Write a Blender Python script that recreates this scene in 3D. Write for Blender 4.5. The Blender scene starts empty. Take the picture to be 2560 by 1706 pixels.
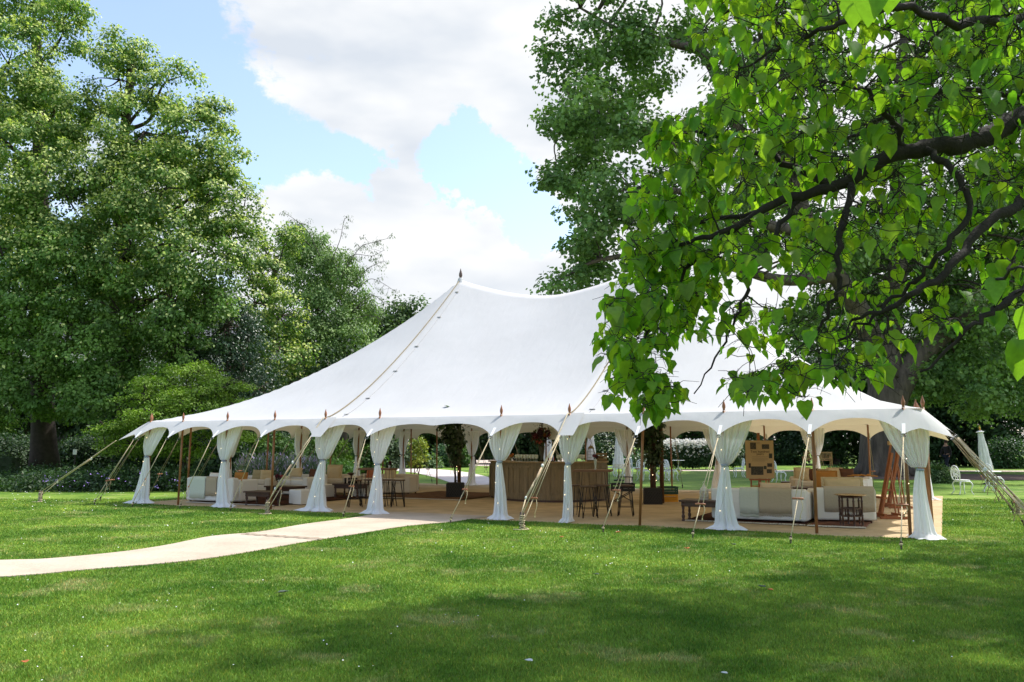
import bpy, bmesh, math, random
import numpy as np
from mathutils import Vector, Matrix, noise as mnoise
S = bpy.context.scene
C = S.collection
rad = math.radians
random.seed(11)
RNG = np.random.default_rng(5)

# ------------------------------------------------------------------ camera
CAM_H, PITCH, FPX = 1.5081, 0.1219, 2116.12
cam = bpy.data.objects.new("camera", bpy.data.cameras.new("camera"))
C.objects.link(cam)
cam.location = (0, 0, CAM_H)
cam.rotation_euler = (math.pi / 2 + PITCH, 0, 0)
cam.data.sensor_width = 36
cam.data.lens = 36 * FPX / 2560
cam.data.clip_end = 2000
S.camera = cam

# ------------------------------------------------------------------ light
SUN_EL, SUN_AZ = rad(57), rad(70)          # azimuth from +Y towards +X
sun = bpy.data.objects.new("sun", bpy.data.lights.new("sun", 'SUN'))
C.objects.link(sun)
sun.data.energy = 3.5
sun.data.angle = rad(1.2)
sun.data.color = (1.0, 0.965, 0.90)
sdir = Vector((math.sin(SUN_AZ) * math.cos(SUN_EL), math.cos(SUN_AZ) * math.cos(SUN_EL), math.sin(SUN_EL)))
sun.rotation_euler = sdir.to_track_quat('Z', 'Y').to_euler()
sun.location = sdir * 60

W = bpy.data.worlds.new("World")
S.world = W
W.use_nodes = True
wn, wl = W.node_tree.nodes, W.node_tree.links
wn.clear()


def wnode(t, **kw):
    n = wn.new(t)
    for k, v in kw.items():
        setattr(n, k, v)
    return n


def wmath(op, a, b=None, clamp=False):
    n = wn.new('ShaderNodeMath'); n.operation = op; n.use_clamp = clamp
    for i, x in enumerate((a, b)):
        if x is None: continue
        if isinstance(x, (int, float)): n.inputs[i].default_value = x
        else: wl.new(x, n.inputs[i])
    return n.outputs[0]


sky = wnode('ShaderNodeTexSky', sky_type='NISHITA', sun_disc=False, sun_elevation=SUN_EL, sun_rotation=SUN_AZ)
sky.air_density = 1.0; sky.dust_density = 1.6; sky.ozone_density = 1.5
tc = wnode('ShaderNodeTexCoord')


def wnoise(scale, detail, rough, loc, sc=(1, 1, 1)):
    m = wnode('ShaderNodeMapping')
    m.inputs['Location'].default_value = loc
    m.inputs['Scale'].default_value = sc
    wl.new(tc.outputs['Generated'], m.inputs[0])
    n = wnode('ShaderNodeTexNoise')
    n.inputs['Scale'].default_value = scale
    n.inputs['Detail'].default_value = detail
    n.inputs['Roughness'].default_value = rough
    wl.new(m.outputs[0], n.inputs['Vector'])
    return n.outputs['Fac']


def pix_dir(px, py):
    x = (px - 1280) / FPX; y = (853 - py) / FPX
    c, s = math.cos(PITCH), math.sin(PITCH)
    return Vector((x, c - y * s, s + y * c))


big = wnoise(2.6, 7, 0.62, (3.1, 0.4, 1.7), (1, 1, 1.8))
fine = wnoise(9.0, 8, 0.68, (0.3, 5.4, 2.7), (1, 1, 2.2))
dens = wmath('ADD', wmath('MULTIPLY', big, 0.60), wmath('MULTIPLY', fine, 0.62))
# banks of cloud (+) and open blue (-): direction, angular size, weight
BANKS = [((900, 120), .22, .20), ((1250, 220), .11, .14), ((620, 60), .07, .10), ((1080, 600), .10, .26), ((850, 610), .07, .24), ((1330, 680), .08, .24),
         ((700, 600), .06, .22), ((1350, 120), .2, .10), ((1800, 300), .25, .2), ((2300, 500), .3, .2), ((1500, 600), .10, .2), ((985, 405), .032, .20), ((1300, 400), .05, .12),
         ((1000, 500), .035, .16), ((1120, 520), .04, .14)]
BANKS += [((x, y), s, w) for x, y, s, w in [(560, 230, .05, -.20), (460, 120, .045, -.22), (330, 60, .06, -.2), (620, 340, .05, -.16), (730, 400, .045, -.15), (840, 420, .04, -.24), (915, 435, .03, -.22), (900, 380, .03, -.12),
          (1090, 380, .032, -.26), (1150, 400, .042, -.30), (1060, 440, .022, -.16), (1215, 445, .042, -.34), (1275, 500, .04, -.34), (1330, 560, .04, -.34), (1380, 600, .03, -.14)]]
nrm = wnode('ShaderNodeVectorMath', operation='NORMALIZE')
wl.new(tc.outputs['Generated'], nrm.inputs[0])
def wwarp(prev, scale, amt, det):
    t = wnode('ShaderNodeTexNoise'); t.inputs['Scale'].default_value = scale; t.inputs['Detail'].default_value = det; t.inputs['Roughness'].default_value = .65
    wl.new(tc.outputs['Generated'], t.inputs['Vector'])
    s = wnode('ShaderNodeVectorMath', operation='SUBTRACT'); wl.new(t.outputs['Color'], s.inputs[0]); s.inputs[1].default_value = (.5, .5, .5)
    m = wnode('ShaderNodeVectorMath', operation='SCALE'); wl.new(s.outputs[0], m.inputs[0]); m.inputs['Scale'].default_value = amt
    a = wnode('ShaderNodeVectorMath', operation='ADD'); wl.new(prev, a.inputs[0]); wl.new(m.outputs[0], a.inputs[1])
    return a.outputs[0]


wdir = wwarp(nrm.outputs[0], 7.0, .16, 8)
acc = dens
for (px, py), sz, wt in BANKS:
    wt *= 1.9 if wt < 0 else .8
    d = pix_dir(px, py).normalized()
    dn = wnode('ShaderNodeVectorMath', operation='DISTANCE')
    wl.new(wdir, dn.inputs[0]); dn.inputs[1].default_value = d
    g = wmath('EXPONENT', wmath('MULTIPLY', wmath('POWER', wmath('DIVIDE', dn.outputs['Value'], sz), 2.0), -1.0))
    acc = wmath('ADD', acc, wmath('MULTIPLY', g, wt))
ramp = wnode('ShaderNodeMapRange', interpolation_type='SMOOTHSTEP')
wl.new(acc, ramp.inputs[0])
ramp.inputs[1].default_value = 0.59; ramp.inputs[2].default_value = 0.74; ramp.inputs[3].default_value = 0.04
shade = wnode('ShaderNodeMapRange')
wl.new(wnoise(5.0, 4, 0.5, (7.3, 1.2, 0.9), (1, 1, 2.4)), shade.inputs[0])
shade.inputs[1].default_value = 0.30; shade.inputs[2].default_value = 0.56
cmix = wnode('ShaderNodeMix', data_type='RGBA')
wl.new(shade.outputs[0], cmix.inputs[0])
cmix.inputs[6].default_value = (3.1, 3.35, 3.7, 1); cmix.inputs[7].default_value = (4.3, 4.35, 4.4, 1)
skyc = wnode('ShaderNodeMix', data_type='RGBA', blend_type='MULTIPLY')
skyc.inputs[0].default_value = 1
wl.new(sky.outputs[0], skyc.inputs[6]); skyc.inputs[7].default_value = (1.42, 1.36, 1.30, 1)
mx = wnode('ShaderNodeMix', data_type='RGBA')
wl.new(ramp.outputs[0], mx.inputs[0]); wl.new(skyc.outputs[2], mx.inputs[6]); wl.new(cmix.outputs[2], mx.inputs[7])
bg = wnode('ShaderNodeBackground'); bg.inputs[1].default_value = 0.15
wl.new(mx.outputs[2], bg.inputs[0])
wo = wnode('ShaderNodeOutputWorld'); wl.new(bg.outputs[0], wo.inputs[0])

S.view_settings.view_transform = 'Standard'
S.view_settings.look = 'None'
S.view_settings.gamma = 1
S.view_settings.exposure = 0.68
S.render.engine = 'CYCLES'
S.cycles.use_denoising = True
S.cycles.max_bounces = 8
S.cycles.diffuse_bounces = 4
S.cycles.transmission_bounces = 6
S.cycles.transparent_max_bounces = 12
S.cycles.caustics_reflective = False
S.cycles.caustics_refractive = False


# ------------------------------------------------------------------ helpers
def G(px, py, z=0.0):
    """ground point seen at a pixel of the 2560-wide photograph"""
    r = pix_dir(px, py); k = (z - CAM_H) / r.z
    return Vector((r.x * k, r.y * k, z))


def Q(px, py, Y):
    r = pix_dir(px, py); k = Y / r.y
    return Vector((r.x * k, Y, CAM_H + r.z * k))


R0 = Vector((6.5799, 14.0832, 0)); TA = 0.4686
U = Vector((-math.cos(TA), math.sin(TA), 0)); V = Vector((math.sin(TA), math.cos(TA), 0))
BAY = 1.524


def T(t, s, z=0.0):
    p = R0 + U * BAY * t + V * BAY * s
    return Vector((p.x, p.y, z))


TROT = -TA       # rotation that aligns local +X with -U (to the right) and +Y with V (away)


def srgb(r, g, b):
    f = lambda c: (c / 255 / 12.92) if c / 255 <= .04045 else ((c / 255 + .055) / 1.055) ** 2.4
    return (f(r), f(g), f(b), 1)


MATS = {}


def mat(name, col, rough=.6, metal=0, var=0.0, scale=6, bump=0.0, bscale=40, transl=0.0, tcol=None, stretch=None, col2=None, spec=.5, attr=None, alpha=None, emit=None, weave=0):
    if name in MATS: return MATS[name]
    m = bpy.data.materials.new(name); m.use_nodes = True
    n, l = m.node_tree.nodes, m.node_tree.links
    b = n['Principled BSDF']; out = n['Material Output']
    if len(col) == 3: col = (*col, 1)
    b.inputs['Base Color'].default_value = col
    b.inputs['Roughness'].default_value = rough
    b.inputs['Metallic'].default_value = metal
    b.inputs['Specular IOR Level'].default_value = spec
    csock = None
    geo = n.new('ShaderNodeTexCoord')
    vec = geo.outputs['Object']
    if stretch:
        mp = n.new('ShaderNodeMapping'); mp.inputs['Scale'].default_value = stretch
        l.new(vec, mp.inputs[0]); vec = mp.outputs[0]
    if attr:
        a = n.new('ShaderNodeAttribute'); a.attribute_name = attr
        csock = a.outputs['Color']
    if var > 0 or col2:
        t = n.new('ShaderNodeTexNoise'); t.inputs['Scale'].default_value = scale; t.inputs['Detail'].default_value = 6; t.inputs['Roughness'].default_value = .6
        l.new(vec, t.inputs['Vector'])
        mr = n.new('ShaderNodeMapRange'); mr.inputs[1].default_value = .35; mr.inputs[2].default_value = .65
        l.new(t.outputs['Fac'], mr.inputs[0])
        mixn = n.new('ShaderNodeMix'); mixn.data_type = 'RGBA'
        l.new(mr.outputs[0], mixn.inputs[0])
        c2 = col2 or tuple(min(1, x * (1 + var)) for x in col[:3])
        mixn.inputs[6].default_value = tuple(x * (1 - var) for x in col[:3]) + (1,)
        mixn.inputs[7].default_value = (*c2[:3], 1)
        csock = mixn.outputs[2]
    if csock: l.new(csock, b.inputs['Base Color'])
    if bump > 0:
        t2 = n.new('ShaderNodeTexNoise'); t2.inputs['Scale'].default_value = bscale; t2.inputs['Detail'].default_value = 5
        l.new(vec, t2.inputs['Vector'])
        bp = n.new('ShaderNodeBump'); bp.inputs['Strength'].default_value = bump; bp.inputs['Distance'].default_value = .02
        l.new(t2.outputs['Fac'], bp.inputs['Height']); l.new(bp.outputs[0], b.inputs['Normal'])
    sh = b.outputs[0]
    if transl > 0:
        tr = n.new('ShaderNodeBsdfTranslucent')
        if tcol is not None:
            tr.inputs[0].default_value = (*tcol[:3], 1)
            if attr:
                mm = n.new('ShaderNodeMix'); mm.data_type = 'RGBA'; mm.blend_type = 'MULTIPLY'; mm.inputs[0].default_value = 1
                l.new(csock, mm.inputs[6]); mm.inputs[7].default_value = (*tcol[:3], 1)
                l.new(mm.outputs[2], tr.inputs[0])
        elif csock: l.new(csock, tr.inputs[0])
        else: tr.inputs[0].default_value = col
        ms = n.new('ShaderNodeMixShader'); ms.inputs[0].default_value = transl
        l.new(sh, ms.inputs[1]); l.new(tr.outputs[0], ms.inputs[2]); sh = ms.outputs[0]
    if alpha is not None:
        tp = n.new('ShaderNodeBsdfTransparent')
        ms = n.new('ShaderNodeMixShader'); ms.inputs[0].default_value = alpha
        l.new(tp.outputs[0], ms.inputs[1]); l.new(sh, ms.inputs[2]); sh = ms.outputs[0]
    if emit:
        b.inputs['Emission Color'].default_value = (*emit[0][:3], 1); b.inputs['Emission Strength'].default_value = emit[1]
    l.new(sh, out.inputs[0])
    MATS[name] = m
    return m


class MB:
    """collects shapes and links them as one mesh"""
    def __init__(s):
        s.v = []; s.f = []; s.sm = []

    def add(s, vs, fs, smooth=False):
        o = len(s.v)
        s.v += [tuple(x) for x in vs]
        for f in fs:
            s.f.append([i + o for i in f]); s.sm.append(smooth)
        return s

    def box(s, c, d, rz=0, M=None):
        hx, hy, hz = d[0] / 2, d[1] / 2, d[2] / 2
        pts = [Vector((x, y, z)) for x in (-hx, hx) for y in (-hy, hy) for z in (-hz, hz)]
        if M is None: M = Matrix.Rotation(rz, 3, 'Z')
        pts = [M @ p + Vector(c) for p in pts]
        return s.add(pts, [(0, 1, 3, 2), (4, 6, 7, 5), (0, 4, 5, 1), (2, 3, 7, 6), (0, 2, 6, 4), (1, 5, 7, 3)])

    def bar(s, a, b, w, h=None):
        a, b = Vector(a), Vector(b); h = h or w
        d = b - a; q = d.to_track_quat('Z', 'Y').to_matrix()
        return s.box((a + b) / 2, (w, h, d.length), M=q)

    def tube(s, pts, r, n=8, cap=True, smooth=True):
        pts = [Vector(p) for p in pts]
        if not hasattr(r, '__len__'): r = [r] * len(pts)
        vs = []; fs = []; x = None
        for i, p in enumerate(pts):
            t = (pts[min(i + 1, len(pts) - 1)] - pts[max(i - 1, 0)])
            if t.length < 1e-9: t = Vector((0, 0, 1))
            t.normalize()
            if x is None: x = t.orthogonal().normalized()
            else:
                x = x - t * x.dot(t)
                x = x.normalized() if x.length > 1e-6 else t.orthogonal().normalized()
            y = t.cross(x)
            for k in range(n):
                a = 2 * math.pi * k / n
                vs.append(p + (x * math.cos(a) + y * math.sin(a)) * r[i])
        for i in range(len(pts) - 1):
            for k in range(n):
                a = i * n + k; b = i * n + (k + 1) % n
                fs.append((a, b, b + n, a + n))
        s.add(vs, fs, smooth)
        if cap:
            o = len(s.v) - len(vs)
            s.f.append([o + k for k in range(n)][::-1]); s.sm.append(False)
            s.f.append([o + (len(pts) - 1) * n + k for k in range(n)]); s.sm.append(False)
        return s

    def cyl(s, a, b, r0, r1=None, n=12, smooth=True):
        return s.tube([a, b], [r0, r0 if r1 is None else r1], n, True, smooth)

    def lathe(s, prof, c=(0, 0, 0), n=16, M=None, smooth=True):
        """prof: (radius, z) pairs"""
        vs = []; fs = []
        for r, z in prof:
            for k in range(n):
                a = 2 * math.pi * k / n
                p = Vector((r * math.cos(a), r * math.sin(a), z))
                if M is not None: p = M @ p
                vs.append(p + Vector(c))
        for i in range(len(prof) - 1):
            for k in range(n):
                a = i * n + k; b = i * n + (k + 1) % n
                fs.append((a, b, b + n, a + n))
        fs.append([k for k in range(n)][::-1]); fs.append([(len(prof) - 1) * n + k for k in range(n)])
        return s.add(vs, fs, smooth)

    def ball(s, c, r, n=8, sq=1):
        if not hasattr(r, '__len__'): r = (r, r, r)
        prof = [(math.sin(math.pi * i / n), -math.cos(math.pi * i / n)) for i in range(n + 1)]
        vs = []; m = n * 2; fs = []
        for q, z in prof:
            for k in range(m):
                a = 2 * math.pi * k / m
                vs.append((c[0] + r[0] * q * math.cos(a), c[1] + r[1] * q * math.sin(a), c[2] + r[2] * z))
        for i in range(n):
            for k in range(m):
                a = i * m + k; b = i * m + (k + 1) % m
                fs.append((a, b, b + m, a + m))
        return s.add(vs, fs, True)

    def pillow(s, c, d, M=None, n=14, puff=1.0, jitter=.0, seed=0):
        """a stuffed cushion: square plan, soft pinched edge"""
        rnd = random.Random(seed); vs = []; fs = []
        M = M or Matrix.Identity(3)
        for side in (1, -1):
            o = len(vs)
            for i in range(n + 1):
                for j in range(n + 1):
                    u = -1 + 2 * i / n; w = -1 + 2 * j / n
                    pin = 1 - .07 * (1 - abs(u) ** 2) * (abs(w) ** 4) ; pin2 = 1 - .07 * (1 - abs(w) ** 2) * (abs(u) ** 4)
                    h = ((1 - abs(u) ** 3.2) * (1 - abs(w) ** 3.2)) ** .55 * puff
                    h *= 1 + jitter * mnoise.noise(Vector((u * 2 + seed, w * 2, side)))
                    p = Vector((u * d[0] / 2 * pin2, side * h * d[1] / 2, w * d[2] / 2 * pin))
                    vs.append(M @ p + Vector(c))
            for i in range(n):
                for j in range(n):
                    a = o + i * (n + 1) + j
                    q = (a, a + 1, a + n + 2, a + n + 1)
                    fs.append(q if side > 0 else q[::-1])
        return s.add(vs, fs, True)

    def sheet(s, P, smooth=True):
        """P[i][j] grid of points"""
        n, m = len(P), len(P[0])
        vs = [p for row in P for p in row]
        fs = [(i * m + j, i * m + j + 1, (i + 1) * m + j + 1, (i + 1) * m + j) for i in range(n - 1) for j in range(m - 1)]
        return s.add(vs, fs, smooth)

    def mesh(s, name):
        me = bpy.data.meshes.new(name)
        me.from_pydata(s.v, [], s.f)
        me.polygons.foreach_set('use_smooth', s.sm)
        me.update()
        return me

    def build(s, name, m, parent=None, loc=None, bevel=0, seg=2, weld=False, subd=0, solid=0):
        me = s.mesh(name); me.materials.append(m)
        if weld:
            bm = bmesh.new(); bm.from_mesh(me); bmesh.ops.remove_doubles(bm, verts=bm.verts, dist=1e-4); bm.to_mesh(me); bm.free()
        o = bpy.data.objects.new(name, me); C.objects.link(o)
        if parent: o.parent = parent
        if loc is not None: o.location = loc
        if solid:
            q = o.modifiers.new('t', 'SOLIDIFY'); q.thickness = solid
        if subd:
            q = o.modifiers.new('s', 'SUBSURF'); q.levels = q.render_levels = subd
        if bevel:
            q = o.modifiers.new('b', 'BEVEL'); q.width = bevel; q.segments = seg; q.limit_method = 'ANGLE'; q.angle_limit = rad(35)
            try: q.harden_normals = True
            except Exception: pass
            for p in me.polygons: p.use_smooth = True
        return o


def tag(o, label=None, cat=None, group=None, kind=None):
    if label: o['label'] = label
    if cat: o['category'] = cat
    if group: o['group'] = group
    if kind: o['kind'] = kind
    return o


def thing(name, label, cat, loc=(0, 0, 0), rz=0, group=None):
    o = bpy.data.objects.new(name, None); C.objects.link(o)
    o.location = loc; o.rotation_euler = (0, 0, rz); o.empty_display_size = .2
    return tag(o, label, cat, group)


KIDS = {}


def kids(o):
    return [c for c in bpy.data.objects if c.parent == o]


def dup(root, loc, rz, label, group=None, scale=None):
    def rec(o, par):
        c = o.copy(); C.objects.link(c)
        if par: c.parent = par
        for ch in KIDS_OF(o): rec(ch, c)
        return c
    allk = {}
    for o in C.objects:
        if o.parent: allk.setdefault(o.parent.name, []).append(o)
    KIDS_OF = lambda o: allk.get(o.name, [])
    r = rec(root, None)
    r.location = loc; r.rotation_euler = (0, 0, rz); r['label'] = label
    if group: r['group'] = group
    if scale: r.scale = (scale,) * 3
    return r


def lerp(a, b, t): return a + (b - a) * t


def catmull(pts, k=6):
    pts = [Vector(p) for p in pts]; out = []
    P = [pts[0] * 2 - pts[1]] + pts + [pts[-1] * 2 - pts[-2]]
    for i in range(1, len(P) - 2):
        for j in range(k):
            t = j / k
            out.append(.5 * ((2 * P[i]) + (-P[i - 1] + P[i + 1]) * t + (2 * P[i - 1] - 5 * P[i] + 4 * P[i + 1] - P[i + 2]) * t * t + (-P[i - 1] + 3 * P[i] - 3 * P[i + 1] + P[i + 2]) * t ** 3))
    out.append(pts[-1].copy())
    return out


# common materials
WOOD_POLE = mat('varnished_ash', srgb(138, 92, 54), .45, var=.25, scale=5, stretch=(6, 6, 1))
WOOD_DARK = mat('dark_carved_wood', srgb(66, 38, 24), .4, var=.3, scale=8, stretch=(5, 5, 1))
WOOD_FIN = mat('turned_finial_wood', srgb(150, 96, 66), .45, var=.15, scale=10)
WOOD_FIN_DARK = mat('weathered_finial_wood', srgb(92, 72, 66), .55)
CANVAS = mat('cream_canvas', (.58, .585, .59), .8, var=.035, scale=.7, transl=.17, tcol=(.85, .66, .40), spec=.08)


def canvas_detail(m):
    n, l = m.node_tree.nodes, m.node_tree.links
    tc_ = n.new('ShaderNodeTexCoord'); mp = n.new('ShaderNodeMapping'); mp.vector_type = 'POINT'; mp.inputs['Rotation'].default_value = (0, 0, TA)
    l.new(tc_.outputs['Object'], mp.inputs[0])
    sx = n.new('ShaderNodeSeparateXYZ'); l.new(mp.outputs[0], sx.inputs[0])
    a = n.new('ShaderNodeMath'); a.operation = 'PINGPONG'; a.inputs[1].default_value = .457; l.new(sx.outputs[0], a.inputs[0])
    b = n.new('ShaderNodeMath'); b.operation = 'LESS_THAN'; b.inputs[1].default_value = .016; l.new(a.outputs[0], b.inputs[0])
    t = n.new('ShaderNodeTexNoise'); t.inputs['Scale'].default_value = 2.2; t.inputs['Detail'].default_value = 6; t.inputs['Distortion'].default_value = .6
    mp2 = n.new('ShaderNodeMapping'); mp2.inputs['Scale'].default_value = (2.2, .5, 1); l.new(mp.outputs[0], mp2.inputs[0]); l.new(mp2.outputs[0], t.inputs['Vector'])
    s = n.new('ShaderNodeMath'); s.operation = 'MULTIPLY_ADD'; l.new(b.outputs[0], s.inputs[0]); s.inputs[1].default_value = .12; l.new(t.outputs['Fac'], s.inputs[2])
    bp = n.new('ShaderNodeBump'); bp.inputs['Strength'].default_value = .28; bp.inputs['Distance'].default_value = .035
    l.new(s.outputs[0], bp.inputs['Height']); l.new(bp.outputs[0], n['Principled BSDF'].inputs['Normal'])


canvas_detail(CANVAS)
SHEER = mat('white_voile', (.93, .93, .95), .8, transl=.20, tcol=(.93, .93, .95), alpha=.88, spec=.05)
ROPE = mat('pale_rope', srgb(205, 190, 160), .9, var=.15, scale=60, bump=.5, bscale=200, spec=.1)
ROPE_DARK = mat('weathered_rope', srgb(150, 138, 112), .9, var=.2, scale=60, bump=.5, bscale=200, spec=.1)
STEEL = mat('dull_steel', srgb(120, 122, 124), .4, metal=.9)
PEG = mat('rusty_peg', srgb(64, 54, 48), .6, metal=.5)
SOFA = mat('off_white_slipcover', (.74, .72, .69), .9, bump=.25, bscale=14, spec=.1)
BEIGE = mat('beige_linen', srgb(196, 176, 142), .9, bump=.3, bscale=30, spec=.1)
MUSTARD = mat('mustard_cloth', srgb(168, 118, 62), .9, bump=.3, bscale=30, spec=.1)
BROWN = mat('brown_velvet', srgb(96, 66, 52), .9, bump=.3, bscale=30, spec=.1)
OLIVE = mat('olive_linen', srgb(160, 146, 112), .9, bump=.3, bscale=30, spec=.1)
BULB = mat('fairy_bulb', (1, .8, .5), .3, emit=((1, .74, .42), 4.5))
BLACK_METAL = mat('black_metal', srgb(38, 34, 32), .45, metal=.4)
WHITE_IRON = mat('white_cast_iron', (.8, .8, .8), .4)
LEATHER = mat('tan_seat', srgb(130, 92, 60), .6)
# ------------------------------------------------------------------ ground
def lawn_mat():
    m = bpy.data.materials.new('mown_lawn'); m.use_nodes = True
    n, l = m.node_tree.nodes, m.node_tree.links
    b = n['Principled BSDF']; b.inputs['Roughness'].default_value = .75; b.inputs['Specular IOR Level'].default_value = .2
    g = n.new('ShaderNodeTexCoord')

    def nz(s, d, r=.6, st=None):
        t = n.new('ShaderNodeTexNoise'); t.inputs['Scale'].default_value = s; t.inputs['Detail'].default_value = d; t.inputs['Roughness'].default_value = r
        if st:
            mp = n.new('ShaderNodeMapping'); mp.inputs['Scale'].default_value = st; l.new(g.outputs['Object'], mp.inputs[0]); l.new(mp.outputs[0], t.inputs['Vector'])
        else: l.new(g.outputs['Object'], t.inputs['Vector'])
        return t.outputs['Fac']

    def cmix(f, lo, hi, a, bb):
        mr = n.new('ShaderNodeMapRange'); mr.inputs[1].default_value = lo; mr.inputs[2].default_value = hi; l.new(f, mr.inputs[0])
        x = n.new('ShaderNodeMix'); x.data_type = 'RGBA'; l.new(mr.outputs[0], x.inputs[0])
        for i, c in ((6, a), (7, bb)):
            if isinstance(c, tuple): x.inputs[i].default_value = (*c, 1)
            else: l.new(c, x.inputs[i])
        return x.outputs[2]
    base = cmix(nz(.5, 6, .65), .38, .64, LAWN_DARK, LAWN_LIGHT)
    dry = cmix(nz(.9, 5, .7, (1, 1.3, 1)), .56, .72, base, LAWN_DRY)
    tuft = n.new('ShaderNodeMix'); tuft.data_type = 'RGBA'; tuft.blend_type = 'MULTIPLY'; tuft.inputs[0].default_value = .55
    l.new(dry, tuft.inputs[6]); l.new(cmix(nz(45, 4, .8), .3, .7, (.45, .45, .4), (1.25, 1.25, 1.2)), tuft.inputs[7])
    l.new(tuft.outputs[2], b.inputs['Base Color'])
    bp = n.new('ShaderNodeBump'); bp.inputs['Strength'].default_value = .6; bp.inputs['Distance'].default_value = .02
    l.new(nz(60, 4, .8), bp.inputs['Height']); l.new(bp.outputs[0], b.inputs['Normal'])
    return m


LAWN_DARK, LAWN_LIGHT, LAWN_DRY = (.072, .165, .016), (.215, .325, .045), (.38, .38, .15)
xs = sorted(set([-400, -200, -120] + list(range(-60, 61, 4)) + [120, 200, 400]))
ys = sorted(set([-60, -20] + list(range(-8, 90, 4)) + [120, 200, 400, 600]))
MB().sheet([[(x, y, 0) for y in ys] for x in xs]).build('ground', lawn_mat())
tag(C.objects['ground'], kind='structure')


def gmesh(name, pts, z, m, wob=0, kind='structure', thick=0):
    bm = bmesh.new()
    vs = [bm.verts.new((p[0], p[1], z)) for p in pts]
    f = bm.faces.new(vs)
    if f.normal.z < 0: f.normal_flip()
    me = bpy.data.meshes.new(name); bm.to_mesh(me); bm.free(); me.materials.append(m)
    o = bpy.data.objects.new(name, me); C.objects.link(o)
    if thick:
        q = o.modifiers.new('t', 'SOLIDIFY'); q.thickness = thick; q.offset = 1
    return tag(o, kind=kind)


COIR = mat('coir_matting', (.52, .40, .25), .95, var=.14, scale=1.6, bump=.5, bscale=90, spec=.05)
COIR_PALE = mat('pale_matting', (.49, .41, .32), .95, var=.11, scale=1.1, bump=.8, bscale=14, spec=.05)
GRAVEL = mat('pale_gravel', (.50, .42, .36), .95, var=.12, scale=1.2, bump=.5, bscale=60, spec=.05)

# coir floor of the tent: one laid sheet with a wavering edge
ring = []
for i in range(60): ring.append(T(-.25 + 12.3 * i / 60, -.12 + .05 * math.sin(i * .9) - .04 * math.sin(i * .33)))
for i in range(20): ring.append(T(12.05, -.1 + 8.5 * i / 20))
for i in range(60): ring.append(T(12.05 - 12.3 * i / 60, 8.35 + .07 * math.sin(i * .7)))
for i in range(20): ring.append(T(-.25, 8.4 - 8.5 * i / 20))
gmesh('floor', ring, .006, COIR, thick=.012)
near = [(1180, 1299), (1125, 1307), (1010, 1318), (900, 1336), (760, 1358), (560, 1393), (400, 1412), (220, 1427), (0, 1446)]
far = [(0, 1404), (120, 1400), (300, 1383), (420, 1365), (530, 1343), (650, 1332), (760, 1313), (880, 1297), (945, 1286)]
pa = catmull([G(x, y) for x, y in near] + [Vector((-7.6, 9.25, 0)), Vector((-10.2, 8.85, 0)), Vector((-13, 8.4, 0))], 5)
pb_ = catmull([Vector((-13.5, 10.1, 0)), Vector((-10.8, 10.4, 0)), Vector((-8.4, 10.7, 0))] + [G(x, y) for x, y in far] + [T(6.9, .3), T(5.3, .3)], 5)
pathb = pb_
gmesh('path', [p for p in pa] + [p for p in pb_], .02, COIR_PALE, thick=.012)
# lapped joint across the runner
a, b = G(604, 1339), G(812, 1353)
MB().sheet([[Vector((0, 0, .0375)) + lerp(a, b, i / 30) + Vector((.02 * math.sin(i), .03 * math.sin(i * 1.7) + k, 0)) for i in range(31)] for k in (-.035, .035)]).build('path_joint', mat('joint', (.16, .11, .07), .95))
tag(C.objects['path_joint'], kind='structure')
# pale path curving away behind the tent, and the gravel sweep beyond
pth = [(1110, 1217), (1125, 1207), (1086, 1194), (1040, 1183), (985, 1177), (975, 1173), (1010, 1171.5), (1070, 1172), (1130, 1177), (1170, 1182), (1200, 1188), (1245, 1200), (1262, 1208), (1265, 1211)]
gmesh('garden_path', [G(*p) for p in pth], .012, mat('pale_path', (.62, .55, .52), .95, var=.08, scale=1, bump=.3, bscale=50))
gmesh('gravel_walk', [G(1150, 1165), G(1300, 1167), G(1420, 1160), G(1420, 1147), G(1290, 1144), G(1150, 1147)], .012, GRAVEL)
gmesh('gravel_path', [G(1700, 1178.5), G(2700, 1180.5), G(2700, 1177.5), G(1700, 1175.8)], .012, GRAVEL)
gmesh('gravel_track', [G(-160, 1199), G(66, 1193), G(95, 1178), G(80, 1171), G(-160, 1176)], .012, mat('shaded_gravel', (.34, .27, .22), .95, var=.15, scale=1.5, bump=.4, bscale=50))  # darker gravel copy; the shade under the limes is in its colour

# ------------------------------------------------------------------ the marquee
EAVE, PEAK, RIDGE = 2.106, 6.43, 5.72
T0, T1, S0, S1 = -.14, 11.9, 0.0, 8.0
PK = (4.0, 8.0)


def gfun(r): return (1 - r) ** 1.27


def canopy_z(t, s):
    if PK[0] <= t <= PK[1]:
        rz = RIDGE + (PEAK - RIDGE) * abs((t - 6) / 2) ** 1.7
        r = abs(s - 4) / 4
        return EAVE + (rz - EAVE) * gfun(min(1, r))
    c = PK[1] if t > 6 else PK[0]
    L = (T1 - PK[1]) if t > 6 else (PK[0] - T0)
    dx, dy = abs(t - c) / L, abs(s - 4) / 4
    rm = max(dx, dy); rc = min(1.2, math.hypot(dx, dy))
    r = min(1, rm + (rc - rm) * (1 - rm) * .9)
    return EAVE + (PEAK - EAVE) * gfun(r)


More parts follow.
